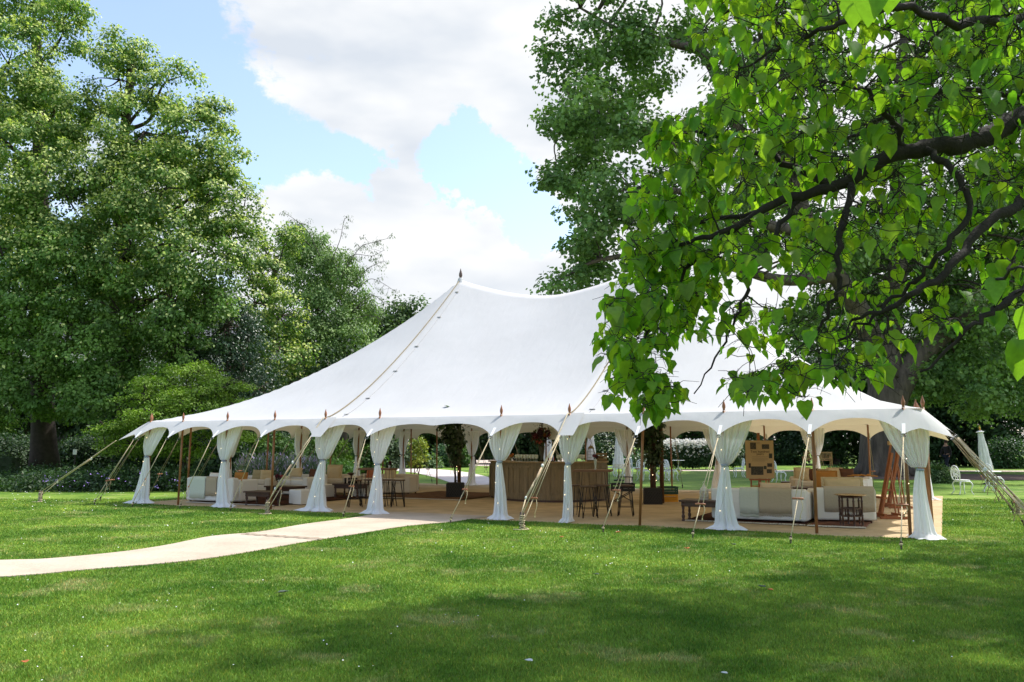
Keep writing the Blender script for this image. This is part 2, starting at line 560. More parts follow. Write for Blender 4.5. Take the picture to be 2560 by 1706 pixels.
marquee = thing('marquee', 'large cream canvas pole tent with two peaks and scalloped open sides on the lawn', 'marquee')
ts = sorted(set([T0 + (4 - T0) * i / 34 for i in range(35)] + [4 + 4 * i / 32 for i in range(33)] + [8 + (T1 - 8) * i / 34 for i in range(35)]))
ss = [8 * i / 64 for i in range(65)]
rows = []
for t in ts:
    rows.append([T(t, s, canopy_z(t, s) + .012 * mnoise.noise(Vector((t * 1.3, s * 1.3, 0))) * (1 if .2 < s < 7.8 else 0)) for s in ss])
MB().sheet(rows).build('canopy', CANVAS, marquee)

# pole stations round the eave: (t, s)
front = [-.14 + .19] + [1, 2, 3, 4, 5] + [7, 8, 9, 10, 11, 11.77]
FR = [(.05, 0), (1, 0), (2, 0), (3, 0), (4, 0), (5, 0), (7, 0), (8, 0), (9, 0), (10, 0), (11, 0), (11.77, 0)]
LE = [(T1, .13), (T1, 1), (T1, 2), (T1, 3), (T1, 4), (T1, 5), (T1, 6), (T1, 7), (T1, 7.87)]
BK = [(11.77, 8), (11, 8), (10, 8), (9, 8), (8, 8), (7, 8), (6, 8), (5, 8), (4, 8), (3, 8), (2, 8), (1, 8), (.05, 8)]
RE = [(T0, 7.87), (T0, 7), (T0, 6), (T0, 5), (T0, 4), (T0, 3), (T0, 2), (T0, 1), (T0, .13)]


def outdir(p):
    t, s = p; d = Vector((0, 0, 0))
    if s <= .001: d -= V
    if s >= 7.999: d += V
    if t >= T1 - .001: d += U
    if t <= T0 + .001: d -= U
    return d.normalized() if d.length else -V


DROP, OUT = .42, .45


def tipof(p):
    o = outdir(p)
    if p in (FR[0], RE[-1], FR[-1], LE[0], BK[0], LE[-1], BK[-1], RE[0]):
        # spread the corner pair apart
        pass
    q = T(p[0], p[1], EAVE - DROP) + o * OUT
    return q


# valance: scalloped skirt sloping outward, arches between tips
def valance(stations, corner=False):
    m = MB(); rowsA = []
    for i in range(len(stations) - 1):
        a, b = stations[i], stations[i + 1]
        da, db = outdir(a), outdir(b)
        span = math.hypot(a[0] - b[0], a[1] - b[1])
        n = max(8, int(20 * span)); wide = span > 1.5
        for k in range(n + (1 if i == len(stations) - 2 else 0)):
            x = k / n
            e = 2.6 if not wide else 4.2
            cusp = abs(2 * x - 1) ** e
            mind = .36 if span > .5 else .75
            dr = DROP * (mind + (1 - mind) * cusp)
            if wide: dr += DROP * .10 * math.exp(-((x - .5) / .09) ** 2)
            if span < .5:   # corner: cross the corner point
                c = T(T0 if a[0] < 6 else T1, S0 if a[1] < 4 else S1)
                pt = T(*a) * (1 - x) ** 2 + c * 2 * x * (1 - x) + T(*b) * x ** 2
            else: pt = lerp(T(*a), T(*b), x)
            d = lerp(da, db, x).normalized()
            c5 = max(0, 1 - abs(2 * x - 1) / .5) ** 1.3 if span < .5 else 0
            dr += DROP * .40 * c5
            oo = OUT * dr / DROP * (1 + .35 * c5)
            col = []
            for j in range(6):
                w = j / 5
                wr = .012 * math.sin(x * 23 + w * 9) * w * (1 - w)
                pull = .05 * w * (1 - w) * (1 - cusp)
                col.append(Vector((pt.x, pt.y, EAVE)) + d * (oo * w - pull * .5 + wr) - Vector((0, 0, dr * w - pull)))
            rowsA.append(col)
    m.sheet(rowsA)
    return m


ringst = FR + LE + BK + RE + [FR[0]]
valance(ringst).build('valance', CANVAS, marquee, weld=True)
# webbing straps and rings at each tip
WEB = mat('white_webbing', (.85, .85, .85), .7)
for p in ringst[:-1]:
    d = outdir(p); q = tipof(p); e = T(p[0], p[1], EAVE)
    n = (e - q).normalized(); w = Vector((0, 0, 1)).cross(d).normalized() * .028
    outw = (d * .42 + Vector((0, 0, .45))).normalized() * .006
    a = q + n * .24 + outw; b = q + outw
    ws = MB().add([a - w, a + w, b + w, b - w, a - w - outw * .6, a + w - outw * .6, b + w - outw * .6, b - w - outw * .6], [(0, 1, 2, 3), (4, 7, 6, 5), (0, 4, 5, 1), (2, 6, 7, 3)]).build('webbing_strap', WEB, marquee)
    q = q + d * .03 - Vector((0, 0, .03)); x = Vector((0, 0, 1)).cross(d).normalized(); y = (d + Vector((0, 0, -1))).normalized()
    MB().tube([q + x * .035 * math.cos(a) + y * .035 * math.sin(a) for a in np.linspace(0, 2 * math.pi, 13)], .006, 5, False).build('ring', STEEL, ws)

# hem piping along the scallops, seam laps and lacing along the roof
for t in (4, 8):
    for sgn in (1, -1):
        pts = [T(t, 4 + sgn * 4 * r, canopy_z(t, 4 + sgn * 4 * r) + .02) for r in np.linspace(.015, 1, 40)]
        MB().tube(pts, .013, 6).build('roof_rope', ROPE_DARK, marquee); lace = MB()
        pl = [T(t - .09 - .16 * r, 4 + sgn * 4 * r, 0) for r in np.linspace(.05, .98, 34)]
        rr = np.linspace(.05, .98, 34)
        A = [Vector((p.x, p.y, canopy_z(t - .09 - .16 * r, 4 + sgn * 4 * r) + .006)) for p, r in zip(pl, rr)]
        lace.tube(A, .004, 4)
        for k in (1, 7, 14, 20, 27, 32):
            lace.box(A[k] + Vector((0, 0, .01)), (.12, .03, .012), TROT)
        # lap over the valance
        q = tipof((t, 0 if sgn < 0 else 8)); e = T(t, 0 if sgn < 0 else 8, EAVE + .03)
        d = (-V if sgn < 0 else V)
        lace.build('roof_lacing', mat('grey_lacing', (.42, .40, .38), .8), marquee)
        MB().add([e + U * -.05, e - U * .32, lerp(e, q, .62) - U * .30 + d * .02, lerp(e, q, 1.0) - U * .27 + d * .03, q + U * .05 + d * .02], [(0, 1, 2, 3, 4)]).build('seam_flap', CANVAS, marquee)

FINP = [(.03, 0), (.036, .012), (.028, .028), (.036, .045), (.047, .09), (.044, .14), (.03, .19), (.016, .235), (.007, .275), (.002, .29)]


def finial(parent, p, sc=1, m=None):
    mm = MB().lathe([(r * sc, z * sc) for r, z in FINP], p, 14)
    return mm.build('finial', m or WOOD_FIN, parent)


LEAN = {0: (-.02, -.05), 3: (-.08, -.03), 1: (.0, -.04)}
for i, p in enumerate(ringst[:-1]):
    base = T(p[0], p[1], 0) + outdir(p) * .04
    if i in (3,): base += U * .10
    if i == 9: base += U * -.03
    top = T(p[0], p[1], EAVE + .02)
    if p in RE[:-1]: base += U * .17; top += U * .14
    pole = MB().tube([base, top], .027, 10).build('side_pole', WOOD_POLE, marquee)
    finial(pole, top + Vector((0, 0, .005)), .68)
# two king poles
for k, t in enumerate(PK):
    kp = MB().tube([T(t, 4, 0), T(t, 4, PEAK + .04)], .055, 14).build('king_pole', mat('king_pole_wood', srgb(96, 64, 42), .5, var=.2, scale=4, stretch=(5, 5, 1)), marquee)
    finial(kp, T(t, 4, PEAK + .03), 1.1, WOOD_FIN_DARK)
    MB().lathe([(.22, -.30), (.12, -.12), (.075, .02), (.06, .05)], T(t, 4, PEAK), 20).build('peak_collar', CANVAS, kp)


def peg_obj(par, p, d, big=False):
    m = MB()
    lean = Vector((0, 0, 1)) + d * .25
    lean.normalize()
    m.tube([p - lean * .1, p + lean * .10], .013, 8)
    m.tube([p + lean * .10, p + lean * .125], [.024, .02], 8)
    o = m.build('peg', PEG, par)
    return o


def toggle_obj(par, c, ax, m=None):
    return MB().tube([c - ax * .09, c - ax * .085, c + ax * .085, c + ax * .09], [.008, .017, .017, .008], 7).build('toggle', m or WOOD_FIN, par)


PEGS = {0: (.09, -1.23), 1: (1.1, -1.2), 2: (2.11, -1.14), 3: (3.18, -.99), 4: (4.14, -1.12), 5: (5.28, -.85), 6: (7.45 - .35, -.67), 7: (8.39, -.76), 8: (9.53 - .25, -.59), 9: (10.5 - .2, -.62), 10: (11.38 - .1, -.69), 11: (12.3, -.6)}
for i, p in enumerate(ringst[:-1]):
    d = outdir(p); tip = tipof(p) + d * .06 - Vector((0, 0, .06))
    if i in PEGS: peg = T(*PEGS[i])
    else:
        peg = T(p[0], p[1]) + d * (1.62 + .12 * math.sin(i * 2.3)) + d.cross(Vector((0, 0, 1))) * .12 * math.sin(i * 5.1)
    if i in (11, 12): pass
    top = peg + Vector((0, 0, .09))
    ax = (top - tip).normalized(); side = ax.cross(Vector((0, 0, 1))).normalized()
    f = .66 + .06 * math.sin(i * 3.7)
    mid = lerp(tip, top, f)
    m = MB(); rw = .0075
    m.tube([tip, mid + side * .045], rw, 5); m.tube([tip + side * .01, mid - side * .045], rw, 5)
    m.tube([mid, lerp(mid, top, .5) - Vector((0, 0, .008)), top], rw * 1.15, 5)
    for k in range(5): m.tube([top + Vector((.02 * math.cos(a), .02 * math.sin(a), -.004 * k)) for a in np.linspace(0, 2 * math.pi, 8)], .006, 4)
    tail = [mid - side * .05]
    ln = .16 + .22 * ((i * 37) % 10) / 10
    for k in range(1, 6): tail.append(tail[0] + Vector((.02 * math.sin(k), .02 * math.cos(k * 1.3), -ln * k / 5)))
    m.tube(tail, rw * .9, 5); m.ball(tail[-1], .014, 4)
    g = m.build('guy_rope', ROPE if i < 12 else ROPE_DARK, marquee)
    toggle_obj(g, mid, side)
    peg_obj(g, peg, -d)
# tackle: main guys from the seams to laced stakes
for t, s, pt in ((4, 0, (4.14, -1.12)), (8, 0, (8.39, -.76)), (4, 8, (4.1, 9.2)), (8, 8, (8, 9.2)), (T0, 4, (-1.22, 4.06)), (T0, 0, (-1.17, -1.45)), (T1, .0, (13.72, -.59))):
    d = outdir((t, s)); st = T(*pt); e = T(t, s, EAVE + .03)
    start = e + d * .12 - Vector((0, 0, .06))
    if s in (0, 8) and t in (4, 8): start = e + d * .10 + Vector((0, 0, -.02))
    elif s in (4, 1): start = e + d * .45 - Vector((0, 0, .4))
    else: start = e + d * .68 - Vector((0, 0, .52))
    end = st + Vector((0, 0, .26))
    m = MB()
    if s in (0, 8) and t in (4, 8):
        m.tube([e, start, end], .011, 8)
    else: m.tube([start, end], .008, 8)
    ax = (end - start).normalized(); side = ax.cross(Vector((0, 0, 1))).normalized()
    tip = tipof((t, s)) + d * .05
    b1 = lerp(tip, end + side * .03, .40) + side * .05; b2 = lerp(tip, end + side * .05, .80) + side * .05
    if not (s in (0, 8) and t in (4, 8)): b1 = lerp(start, end, .35) + side * .07; b2 = lerp(start, end, .8) + side * .07; tip = start
    for q in (-.012, 0, .012): m.tube([tip + side * q, b1 + side * q], .006, 5)
    for q in (-.02, -.007, .007, .02): m.tube([b1 + ax * .18 + side * q * .6, b2 + side * q], .0055, 5)
    m.tube([b2, end + side * .05 - Vector((0, 0, .08))], .011, 6)
    # lashings round the stakes
    for k in range(8):
        z = .04 + k * .031
        m.tube([st + Vector((.042 * math.cos(a) + .010 * math.sin(k * 2.1), .042 * math.sin(a), z + .008 * math.sin(a))) for a in np.linspace(0, 2 * math.pi, 12)], .009, 6)
    m.tube([st + Vector((.05, 0, .04)), st + Vector((.12, -.1, .02)), st + Vector((-.05, -.16, .015)), st + Vector((-.16, -.08, .015))], .011, 6)
    g = m.build('main_guy', ROPE, marquee)
    MB().ball(b1, (.027, .027, .04), 6).build('pulley_block', mat('white_block', (.75, .75, .74), .4), g); MB().ball(b2, (.022, .022, .035), 6).build('pulley_block', mat('white_block', (.75, .75, .74), .4), g)
    wr = MB().tube([b1 + ax * .05, b1 + ax * .25, b1 + ax * .42], [.019, .022, .008], 8).build('rope_binding', ROPE_DARK if t < 0 else mat('linen_binding', srgb(190, 165, 135), .9, bump=.5, bscale=120), g)
    MB().tube([st + Vector((-.03, 0, -.1)), st + Vector((-.02, 0, .31))], .02, 8).tube([st + Vector((.03, .02, -.1)), st + Vector((.035, .02, .29))], .018, 8).build('stake', PEG, g)

# ------------------------------------------------------------------ drapes with fairy lights
def drape(label, p, style=0, group='voile drapes tied round the side poles', w_top=.78, skew=.0, seed=0, lights=10):
    """gathered voile hung from the eave round one side pole, tied at waist height"""
    d = outdir(p); right = Vector((0, 0, 1)).cross(d).normalized()
    if right.dot(Vector((1, 0, 0))) < 0 and abs(d.dot(U)) < .5: right = -right
    ang = math.atan2(right.y, right.x)
    root = thing('drape', label, 'drape', T(p[0], p[1], 0) + d * .075 - (U * .20 if p == FR[0] else U * 0) - (d * .28 if p in RE else d * 0), ang, group)
    rnd = random.Random(seed * 7 + 3)
    ly = Vector((-math.sin(ang), math.cos(ang), 0)); inn = -1 if ly.dot(d) > 0 else 1
    H = EAVE - .09; tie = 1.07 + .12 * rnd.random()
    n, mrows = 90, 46
    rows = []
    ph = rnd.random() * 6
    puddle = style
    for j in range(mrows + 1):
        z = H * (1 - j / mrows)
        if z > tie:
            f = (z - tie) / (H - tie)
            hw = .055 + (w_top / 2 - .055) * f ** .60 + .02 * math.sin(f * math.pi)
            cx = skew * w_top * f ** .8; dep = .05 + .07 * f * (1 - f) * 4 * .5 + .02
            amp = .030 - .008 * f
        else:
            f = (tie - z) / tie
            hw = .05 + (.055 + .045 * puddle + .03 * math.sin(ph)) * f ** .8 + (.045 * puddle * max(0, f - .88) / .12)
            cx = .06 * math.sin(ph * 5) * f - skew * (.10 + 1.2 * max(0, puddle - 1)) * f + .02 * math.sin(f * 4 + ph); dep = .05 + .10 * f
            amp = .02 + .028 * f
        row = []
        for i in range(n + 1):
            x = -1 + 2 * i / n
            if z > tie:
                xx = cx + hw * x
                yy = amp * math.sin(x * 24 + ph) + amp * .5 * math.sin(x * 41 + ph * 2 + f * 2) - dep * .4 * (1 - x * x)
                yy += inn * (.03 + .13 * max(0, f - .35) ** 1.2 / .6)
                zz = z
            else:
                # closed-ish fold: front and back
                a = math.pi * (x + 1)
                rr = 1 + .16 * math.sin(a * 7 + ph) + .09 * math.sin(a * 13 + 2 * ph) + .22 * f * math.sin(a * 2 + ph * 3) + .10 * f * mnoise.noise(Vector((a * 1.3, f * 3, ph)))
                xx = cx + hw * math.cos(a) * rr; yy = dep * math.sin(a) * rr * (1.0)
                zz = z
                if f > .93:
                    g = (f - .93) / .07
                    xx *= 1 + .35 * g; yy = yy * (1 + .9 * g) ; zz = z + .012 * (1 + math.sin(a * 9 + ph))
            row.append((xx, yy, max(.018, zz)))
        rows.append(row)
    # split at the tie so upper fan and lower column keep their own section
    jt = next(j for j in range(mrows + 1) if H * (1 - j / mrows) <= tie)
    MB().sheet(rows[:jt]).build('upper_swag', SHEER, root)
    MB().sheet([[(x * .8, y, z + .02) for x, y, z in rows[jt]]] + rows[jt:]).build('lower_fall', SHEER, root)
    MB().lathe([(.052, -.022), (.062, -.01), (.062, .012), (.052, .024)], (0, 0, tie), 16).build('tie_back', mat('grey_tie', (.30, .34, .42), .8), root)
    if lights:
        fl = thing('fairy_lights', LIGHTLAB(label), 'fairy lights', T(p[0], p[1], 0) + d * .05, ang, 'fairy light strings on the drapes')
        lights = (lights + 1) // 2 + 1
        pts = []
        for k in range(28):
            f = k / 27; z = H - .05 - f * (H - .2)
            hwz = .04 + .16 * abs(z - tie) / 1.1
            fy = .10 + .07 * max(0, (tie - z))
            pts.append(Vector((hwz * .5 * math.sin(f * 9 + ph), -fy if right.cross(Vector((0, 0, 1))).dot(d) > 0 else fy, z)))
        MB().tube(pts, .0016, 4).build('wire', mat('clear_wire', srgb(150, 140, 120), .5), fl)
        for k in range(lights):
            q = pts[int((k + .5) * 27 / lights)]
            MB().ball(q + Vector((.01 * math.sin(k * 3), 0, -.01)), .0055, 4).build('bulb', BULB, fl)
    return root


def LIGHTLAB(label):
    return 'fairy lights on the ' + label.split('voile ')[-1]


DR = [
    (FR[0], 'white voile drape at the front right corner beside the brown easel', 1.0, -.30, 6),
    (FR[2], 'white voile drape in front of the long white sofa with throws', 1, .12, 8),
    (FR[4], 'white voile drape between the tackle rope and the hairpin bar table', 0, .1, 12),
    (FR[5], 'white voile drape before the bar, right of the entrance', 1, .06, 8),
    (FR[6], 'white voile drape before the bar stools, left of the entrance', 1, .1, 12),
    (FR[7], 'white voile drape beside the cube footstool, its foot spread wide to the left', 1.9, .14, 8),
    (FR[9], 'white voile drape hiding part of the leftmost white sofa', 1.2, .05, 8),
    (FR[11], 'white voile drape at the far left front corner of the tent', 1.5, .25, 3),
    (LE[2], 'white voile drape peeping from behind the drape of the leftmost sofa', .6, 0, 5),
    (LE[4], 'white voile drape on the left end rising behind the lavender side sofa', .6, 0, 5),
    (LE[6], 'white voile drape on the left end behind the middle coffee table', .6, 0, 6),
    (LE[8], 'white voile drape at the back left corner by the cross back chair', .6, 0, 3),
    (BK[2], 'white voile drape on the back pole right of the left ivy planter', .8, 0, 5),
    (BK[8], 'white voile drape on the back pole between the bar end and the right climber', .8, -.05, 8),
    (BK[8 + 2], 'white voile drape on the back pole before the bench', .8, -.08, 5),
    (BK[6 - 0 + 0], 'white voile drape on the back pole behind the bird cage lantern', .8, 0, 0),
    (RE[1], 'white voile drape at the far end of the right side', .8, 0, 0),
]
DR[13] = ((4, 8), 'white voile drape between the photo board and the rose hedge', .8, -.1, 8)
DR[14] = ((2, 8), 'white voile drape in front of the wooden garden bench', .8, -.1, 5)
DR[15] = ((6, 8), 'white voile drape on the back pole above the black crate', .8, -.1, 12)
for k, (p, lab, st, sk, nl) in enumerate(DR):
    drape(lab, p, st, skew=sk, seed=k, lights=nl, w_top=.78 + .07 * math.sin(k * 2.7) if p[1] == 0 else .74)
# ------------------------------------------------------------------ foliage tools
def nrmz(a): return a / (np.linalg.norm(a, axis=1, keepdims=True) + 1e-9)


TPL = {
    'quad': (np.array([(0, 0, 0), (.36, .45, .10), (0, 1, -.05), (-.36, .45, .10)]), [(0, 1, 2), (0, 2, 3)]),
    'plane': (np.array([(0, 0, 0), (.30, .12, .05), (.60, .34, .0), (.34, .48, .05), (.30, .8, -.02), (.0, 1.0, -.1), (-.30, .8, -.02), (-.34, .48, .05), (-.6, .34, 0), (-.3, .12, .05)]), [(0, 1, 2, 3), (0, 3, 4, 5), (0, 5, 6, 7), (0, 7, 8, 9)]),
    'thin': (np.array([(0, 0, 0), (.14, .4, .03), (0, 1, -.12), (-.14, .4, .03)]), [(0, 1, 2), (0, 2, 3)]),
    'blade': (np.array([(-.5, 0, 0), (.5, 0, 0), (0, 1, .35)]), [(0, 1, 2)]),
    'heart': (np.array([(0, 0, 0), (.2, -.06, .05), (.42, .10, .10), (.47, .36, .10), (.30, .68, .04), (0, 1.05, -.16), (-.30, .68, .04), (-.47, .36, .10), (-.42, .10, .10), (-.2, -.06, .05), (0, .33, -.01), (0, .68, -.05)]),
              [(0, 1, 2, 10), (10, 2, 3, 11), (3, 4, 5, 11), (0, 10, 8, 9), (10, 11, 7, 8), (11, 5, 6, 7)]),
}


def leaf_mesh(name, pos, nrm, axis, size, tint, tpl, mtl, parent=None, kind=None, width=None):
    tv, tf = TPL[tpl]
    axis = nrmz(axis); nrm = nrm - axis * (nrm * axis).sum(1, keepdims=True); nrm = nrmz(nrm)
    side = np.cross(axis, nrm)
    N, k = len(pos), len(tv)
    sz = size[:, None, None] if size.ndim == 1 else size
    w = sz if width is None else width[:, None, None]
    co = pos[:, None, :] + w * tv[None, :, 0:1] * side[:, None, :] + sz * (tv[None, :, 1:2] * axis[:, None, :] + tv[None, :, 2:3] * nrm[:, None, :])
    co = co.reshape(-1, 3).astype(np.float32)
    me = bpy.data.meshes.new(name)
    nl = sum(len(f) for f in tf)
    loops = np.concatenate([np.array(f) for f in tf])
    tot = np.array([len(f) for f in tf]); st = np.concatenate([[0], np.cumsum(tot)[:-1]])
    li = (np.arange(N)[:, None] * k + loops[None, :]).reshape(-1).astype(np.int32)
    ls = (np.arange(N)[:, None] * nl + st[None, :]).reshape(-1).astype(np.int32)
    me.vertices.add(N * k); me.vertices.foreach_set('co', co.ravel())
    me.loops.add(N * nl); me.loops.foreach_set('vertex_index', li)
    me.polygons.add(N * len(tf)); me.polygons.foreach_set('loop_start', ls)
    me.polygons.foreach_set('loop_total', np.tile(tot, N).astype(np.int32))
    me.update(calc_edges=True)
    if tint is not None:
        ca = me.color_attributes.new('tint', 'FLOAT_COLOR', 'POINT')
        c = np.ones((N, k, 4), np.float32); c[:, :, :3] = tint[:, None, :]
        ca.data.foreach_set('color', c.ravel())
    if tpl.startswith('heart'): me.polygons.foreach_set('use_smooth', np.ones(N * len(tf), bool))
    me.materials.append(mtl)
    o = bpy.data.objects.new(name, me); C.objects.link(o)
    if parent: o.parent = parent
    if kind: o['kind'] = kind
    return o


def rdir(n): return nrmz(RNG.normal(size=(n, 3)))


BARK_LIME = None
LEAF = mat('leaf', (.08, .14, .03), .55, attr='tint', transl=.27, tcol=(1.25, 1.5, .55), spec=.35)
LEAF_GLOSS = mat('glossy_leaf', (.08, .14, .03), .35, attr='tint', transl=.2, tcol=(1.2, 1.5, .6), spec=.5)
BARK = mat('grey_brown_bark', srgb(84, 74, 64), .9, var=.35, scale=2.5, stretch=(3, 3, .7), bump=.8, bscale=9)
BARK_DARK = mat('dark_bark', srgb(58, 50, 44), .9, var=.3, scale=5, bump=.6, bscale=18)


def clumps_on(blobs, spacing, inner=.6, fill=.25):
    """clump centres over the outer shell of a union of ellipsoids"""
    out = []; outn = []
    for c, r in blobs:
        c = np.array(c); r = np.array(r)
        area = 4 * math.pi * ((r[0] * r[1]) ** 1.6 / 3 + (r[0] * r[2]) ** 1.6 / 3 + (r[1] * r[2]) ** 1.6 / 3) ** (1 / 1.6)
        n = max(4, int(area / spacing ** 2))
        d = rdir(n); k = RNG.uniform(inner, 1.03, size=(n, 1)) ** .6
        inn = RNG.uniform(size=(n, 1)) < fill
        k = np.where(inn, RNG.uniform(.2, .8, size=(n, 1)), k)
        out.append(c + d * r * k); outn.append(nrmz(d / r))
    P = np.concatenate(out); Nn = np.concatenate(outn)
    # drop clumps buried inside another blob
    keep = np.ones(len(P), bool); i0 = 0
    for bi, (c, r) in enumerate(blobs):
        q = (((P - np.array(c)) / np.array(r)) ** 2).sum(1)
        keep &= ~((q < .30) & (RNG.uniform(size=len(P)) < .8))
    return P[keep], Nn[keep]


def foliage(name, P, Nn, per, rc, size, cols, tpl='quad', mtl=None, parent=None, flat=.6, droop=.5, pale=None, palefrac=0, palez=None, kind=None, upb=.6):
    """leaves in clumps. cols: list of base colours; pale: colour of the flowering tips"""
    M_ = len(P); N = M_ * per
    idx = np.repeat(np.arange(M_), per)
    off = rdir(N) * (RNG.uniform(size=(N, 1)) ** .45)
    crad = (rc * RNG.uniform(.6, 1.35, size=M_))[idx][:, None]
    off[:, 2] *= flat
    pos = P[idx] + off * crad
    pos[:, 2] -= (off[:, 0] ** 2 + off[:, 1] ** 2) * crad[:, 0] * .35
    nn = Nn[idx] * .55 + off * .6 + np.array([0, 0, upb]) + rdir(N) * .55
    ax = off * .8 + rdir(N) * .7 + np.array([0, 0, -droop])
    c = np.array(cols); cc = c[RNG.integers(0, len(c), size=M_)][idx]
    cl = RNG.uniform(.75, 1.25, size=(M_, 1))[idx] * RNG.uniform(.8, 1.2, size=(N, 1))
    tint = cc * cl
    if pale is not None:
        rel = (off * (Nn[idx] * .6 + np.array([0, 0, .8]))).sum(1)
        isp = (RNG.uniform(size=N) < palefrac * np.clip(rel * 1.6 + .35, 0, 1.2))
        if palez: isp &= RNG.uniform(size=N) < np.clip((pos[:, 2] - palez) / 6, .06, 1)  # fewer pale tips low down: shade of the lower crown put into colour
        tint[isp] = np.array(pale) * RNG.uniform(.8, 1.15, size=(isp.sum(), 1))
    sz = size * RNG.uniform(.6, 1.3, size=N)
    return leaf_mesh(name, pos, nn, ax, sz, np.clip(tint, 0, 1), tpl, mtl or LEAF, parent, kind)


def limbs(mb, base, top, targets, r0, twig=.02, n=10, split=.35, seed=0, lean=.25):
    """trunk from base to top, limbs curving to each target"""
    rnd = random.Random(seed)
    base, top = Vector(base), Vector(top)
    tr = catmull([base, lerp(base, top, .35) + Vector((rnd.uniform(-.2, .2), rnd.uniform(-.2, .2), 0)), lerp(base, top, .7) + Vector((rnd.uniform(-.3, .3), rnd.uniform(-.3, .3), 0)), top], 6)
    R = [r0 * (1.35 if i == 0 else 1.1 if i == 1 else 1) * lerp(1, .35, i / (len(tr) - 1)) for i in range(len(tr))]
    mb.tube(tr, R, n)
    for t in targets:
        t = Vector(t); k = min(len(tr) - 2, max(2, int(len(tr) * (split + (1 - split) * max(0, min(.95, (t.z - base.z) / max(.1, top.z - base.z) - .25))))))
        s = tr[k]; d = (t - s)
        m1 = s + d * .3 + Vector((0, 0, -lean * .2 * d.length)) + Vector((rnd.uniform(-.1, .1), rnd.uniform(-.1, .1), 0)) * d.length
        m2 = s + d * .7 + Vector((rnd.uniform(-.08, .08), rnd.uniform(-.08, .08), .06)) * d.length
        pts = catmull([s, m1, m2, t], 4)
        ra = R[k] * .55
        mb.tube(pts, [lerp(ra, twig, (i / (len(pts) - 1)) ** .8) for i in range(len(pts))], 6)
    return tr


def cull(P, Nn, sc, th):
    k = np.array([mnoise.noise(Vector(tuple(p * sc))) > th for p in P]); return P[k], Nn[k]


def pb(px, py, rpx, Y, sy=1.0, sz=1.0, sx=1.0):
    c = Q(px, py, Y); r = rpx * Y / FPX
    return (tuple(c), (r * sx, r * sy, r * sz))


def tree(name, label, cat, base, top, blobs, r0, spacing, per, rc, size, cols, tpl='quad', group=None, bark=None, fill=.25, seed=0, gap=None, **kw):
    th = thing(name, label, cat, (0, 0, 0), 0, group)
    b = Vector(base); b.z = -.05
    mb = MB(); limbs(mb, b, top, [c for c, r in blobs], r0, seed=seed)
    P, Nn = clumps_on(blobs, spacing, fill=fill)
    if gap: P, Nn = cull(P, Nn, *gap)
    # small branches reaching some of the clumps
    rnd = random.Random(seed + 1)
    cs = [Vector(c) for c, r in blobs]
    for i in rnd.sample(range(len(P)), min(len(P), 140)):
        p = Vector(P[i]); c = min(cs, key=lambda q: (q - p).length)
        mb.tube(catmull([c, lerp(c, p, .5) + Vector((rnd.uniform(-.3, .3), rnd.uniform(-.3, .3), rnd.uniform(-.1, .3))), p], 3), [.045, .035, .028, .02, .016, .012, .01], 4)
    mb.build('trunk', bark or BARK, th)
    foliage('crown', P, Nn, per, rc, size, cols, tpl, parent=th, **kw)
    return th


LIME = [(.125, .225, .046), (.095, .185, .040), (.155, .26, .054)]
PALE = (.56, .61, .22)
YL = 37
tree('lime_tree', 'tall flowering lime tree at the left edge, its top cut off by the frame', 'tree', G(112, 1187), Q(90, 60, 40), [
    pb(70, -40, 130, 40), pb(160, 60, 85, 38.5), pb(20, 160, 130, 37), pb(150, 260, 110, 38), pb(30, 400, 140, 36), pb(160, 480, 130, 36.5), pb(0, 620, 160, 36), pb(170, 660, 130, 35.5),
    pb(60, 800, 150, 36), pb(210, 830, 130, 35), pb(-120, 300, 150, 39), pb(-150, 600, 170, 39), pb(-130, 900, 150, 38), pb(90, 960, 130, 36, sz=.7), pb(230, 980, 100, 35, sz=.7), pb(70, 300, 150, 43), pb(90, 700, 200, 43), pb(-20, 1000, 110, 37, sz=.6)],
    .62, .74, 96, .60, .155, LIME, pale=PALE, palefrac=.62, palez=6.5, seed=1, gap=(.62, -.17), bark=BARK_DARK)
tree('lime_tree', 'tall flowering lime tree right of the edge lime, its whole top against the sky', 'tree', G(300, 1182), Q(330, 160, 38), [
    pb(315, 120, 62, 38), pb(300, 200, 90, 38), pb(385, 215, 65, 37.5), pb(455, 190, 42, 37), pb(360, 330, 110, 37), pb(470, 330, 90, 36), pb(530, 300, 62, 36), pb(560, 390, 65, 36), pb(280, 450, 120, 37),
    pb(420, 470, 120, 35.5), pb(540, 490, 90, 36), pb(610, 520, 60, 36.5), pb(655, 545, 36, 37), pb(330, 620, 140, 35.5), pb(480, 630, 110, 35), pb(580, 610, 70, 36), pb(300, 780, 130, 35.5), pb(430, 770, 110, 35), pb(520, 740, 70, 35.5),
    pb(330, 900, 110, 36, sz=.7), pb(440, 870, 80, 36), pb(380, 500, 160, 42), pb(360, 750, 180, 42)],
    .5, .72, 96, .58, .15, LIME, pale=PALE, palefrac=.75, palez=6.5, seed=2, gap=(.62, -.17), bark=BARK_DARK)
tree('lime_tree', 'smaller flowering lime tree between the tall lime and the feathery light green tree', 'tree', G(655, 1176), Q(690, 640, 47), [
    pb(655, 690, 55, 46), pb(640, 760, 75, 45), pb(700, 790, 62, 44.5), pb(610, 850, 70, 45), pb(700, 870, 70, 44), pb(760, 900, 40, 44), pb(650, 950, 80, 45), pb(740, 960, 55, 45), pb(690, 1020, 90, 46, sz=.6), pb(660, 620, 42, 47), pb(720, 600, 34, 47)],
    .35, .74, 84, .60, .165, LIME, pale=PALE, palefrac=.65, seed=3, gap=(.6, -.2))
CH = [(.17, .27, .085), (.14, .24, .075), (.20, .30, .095)]
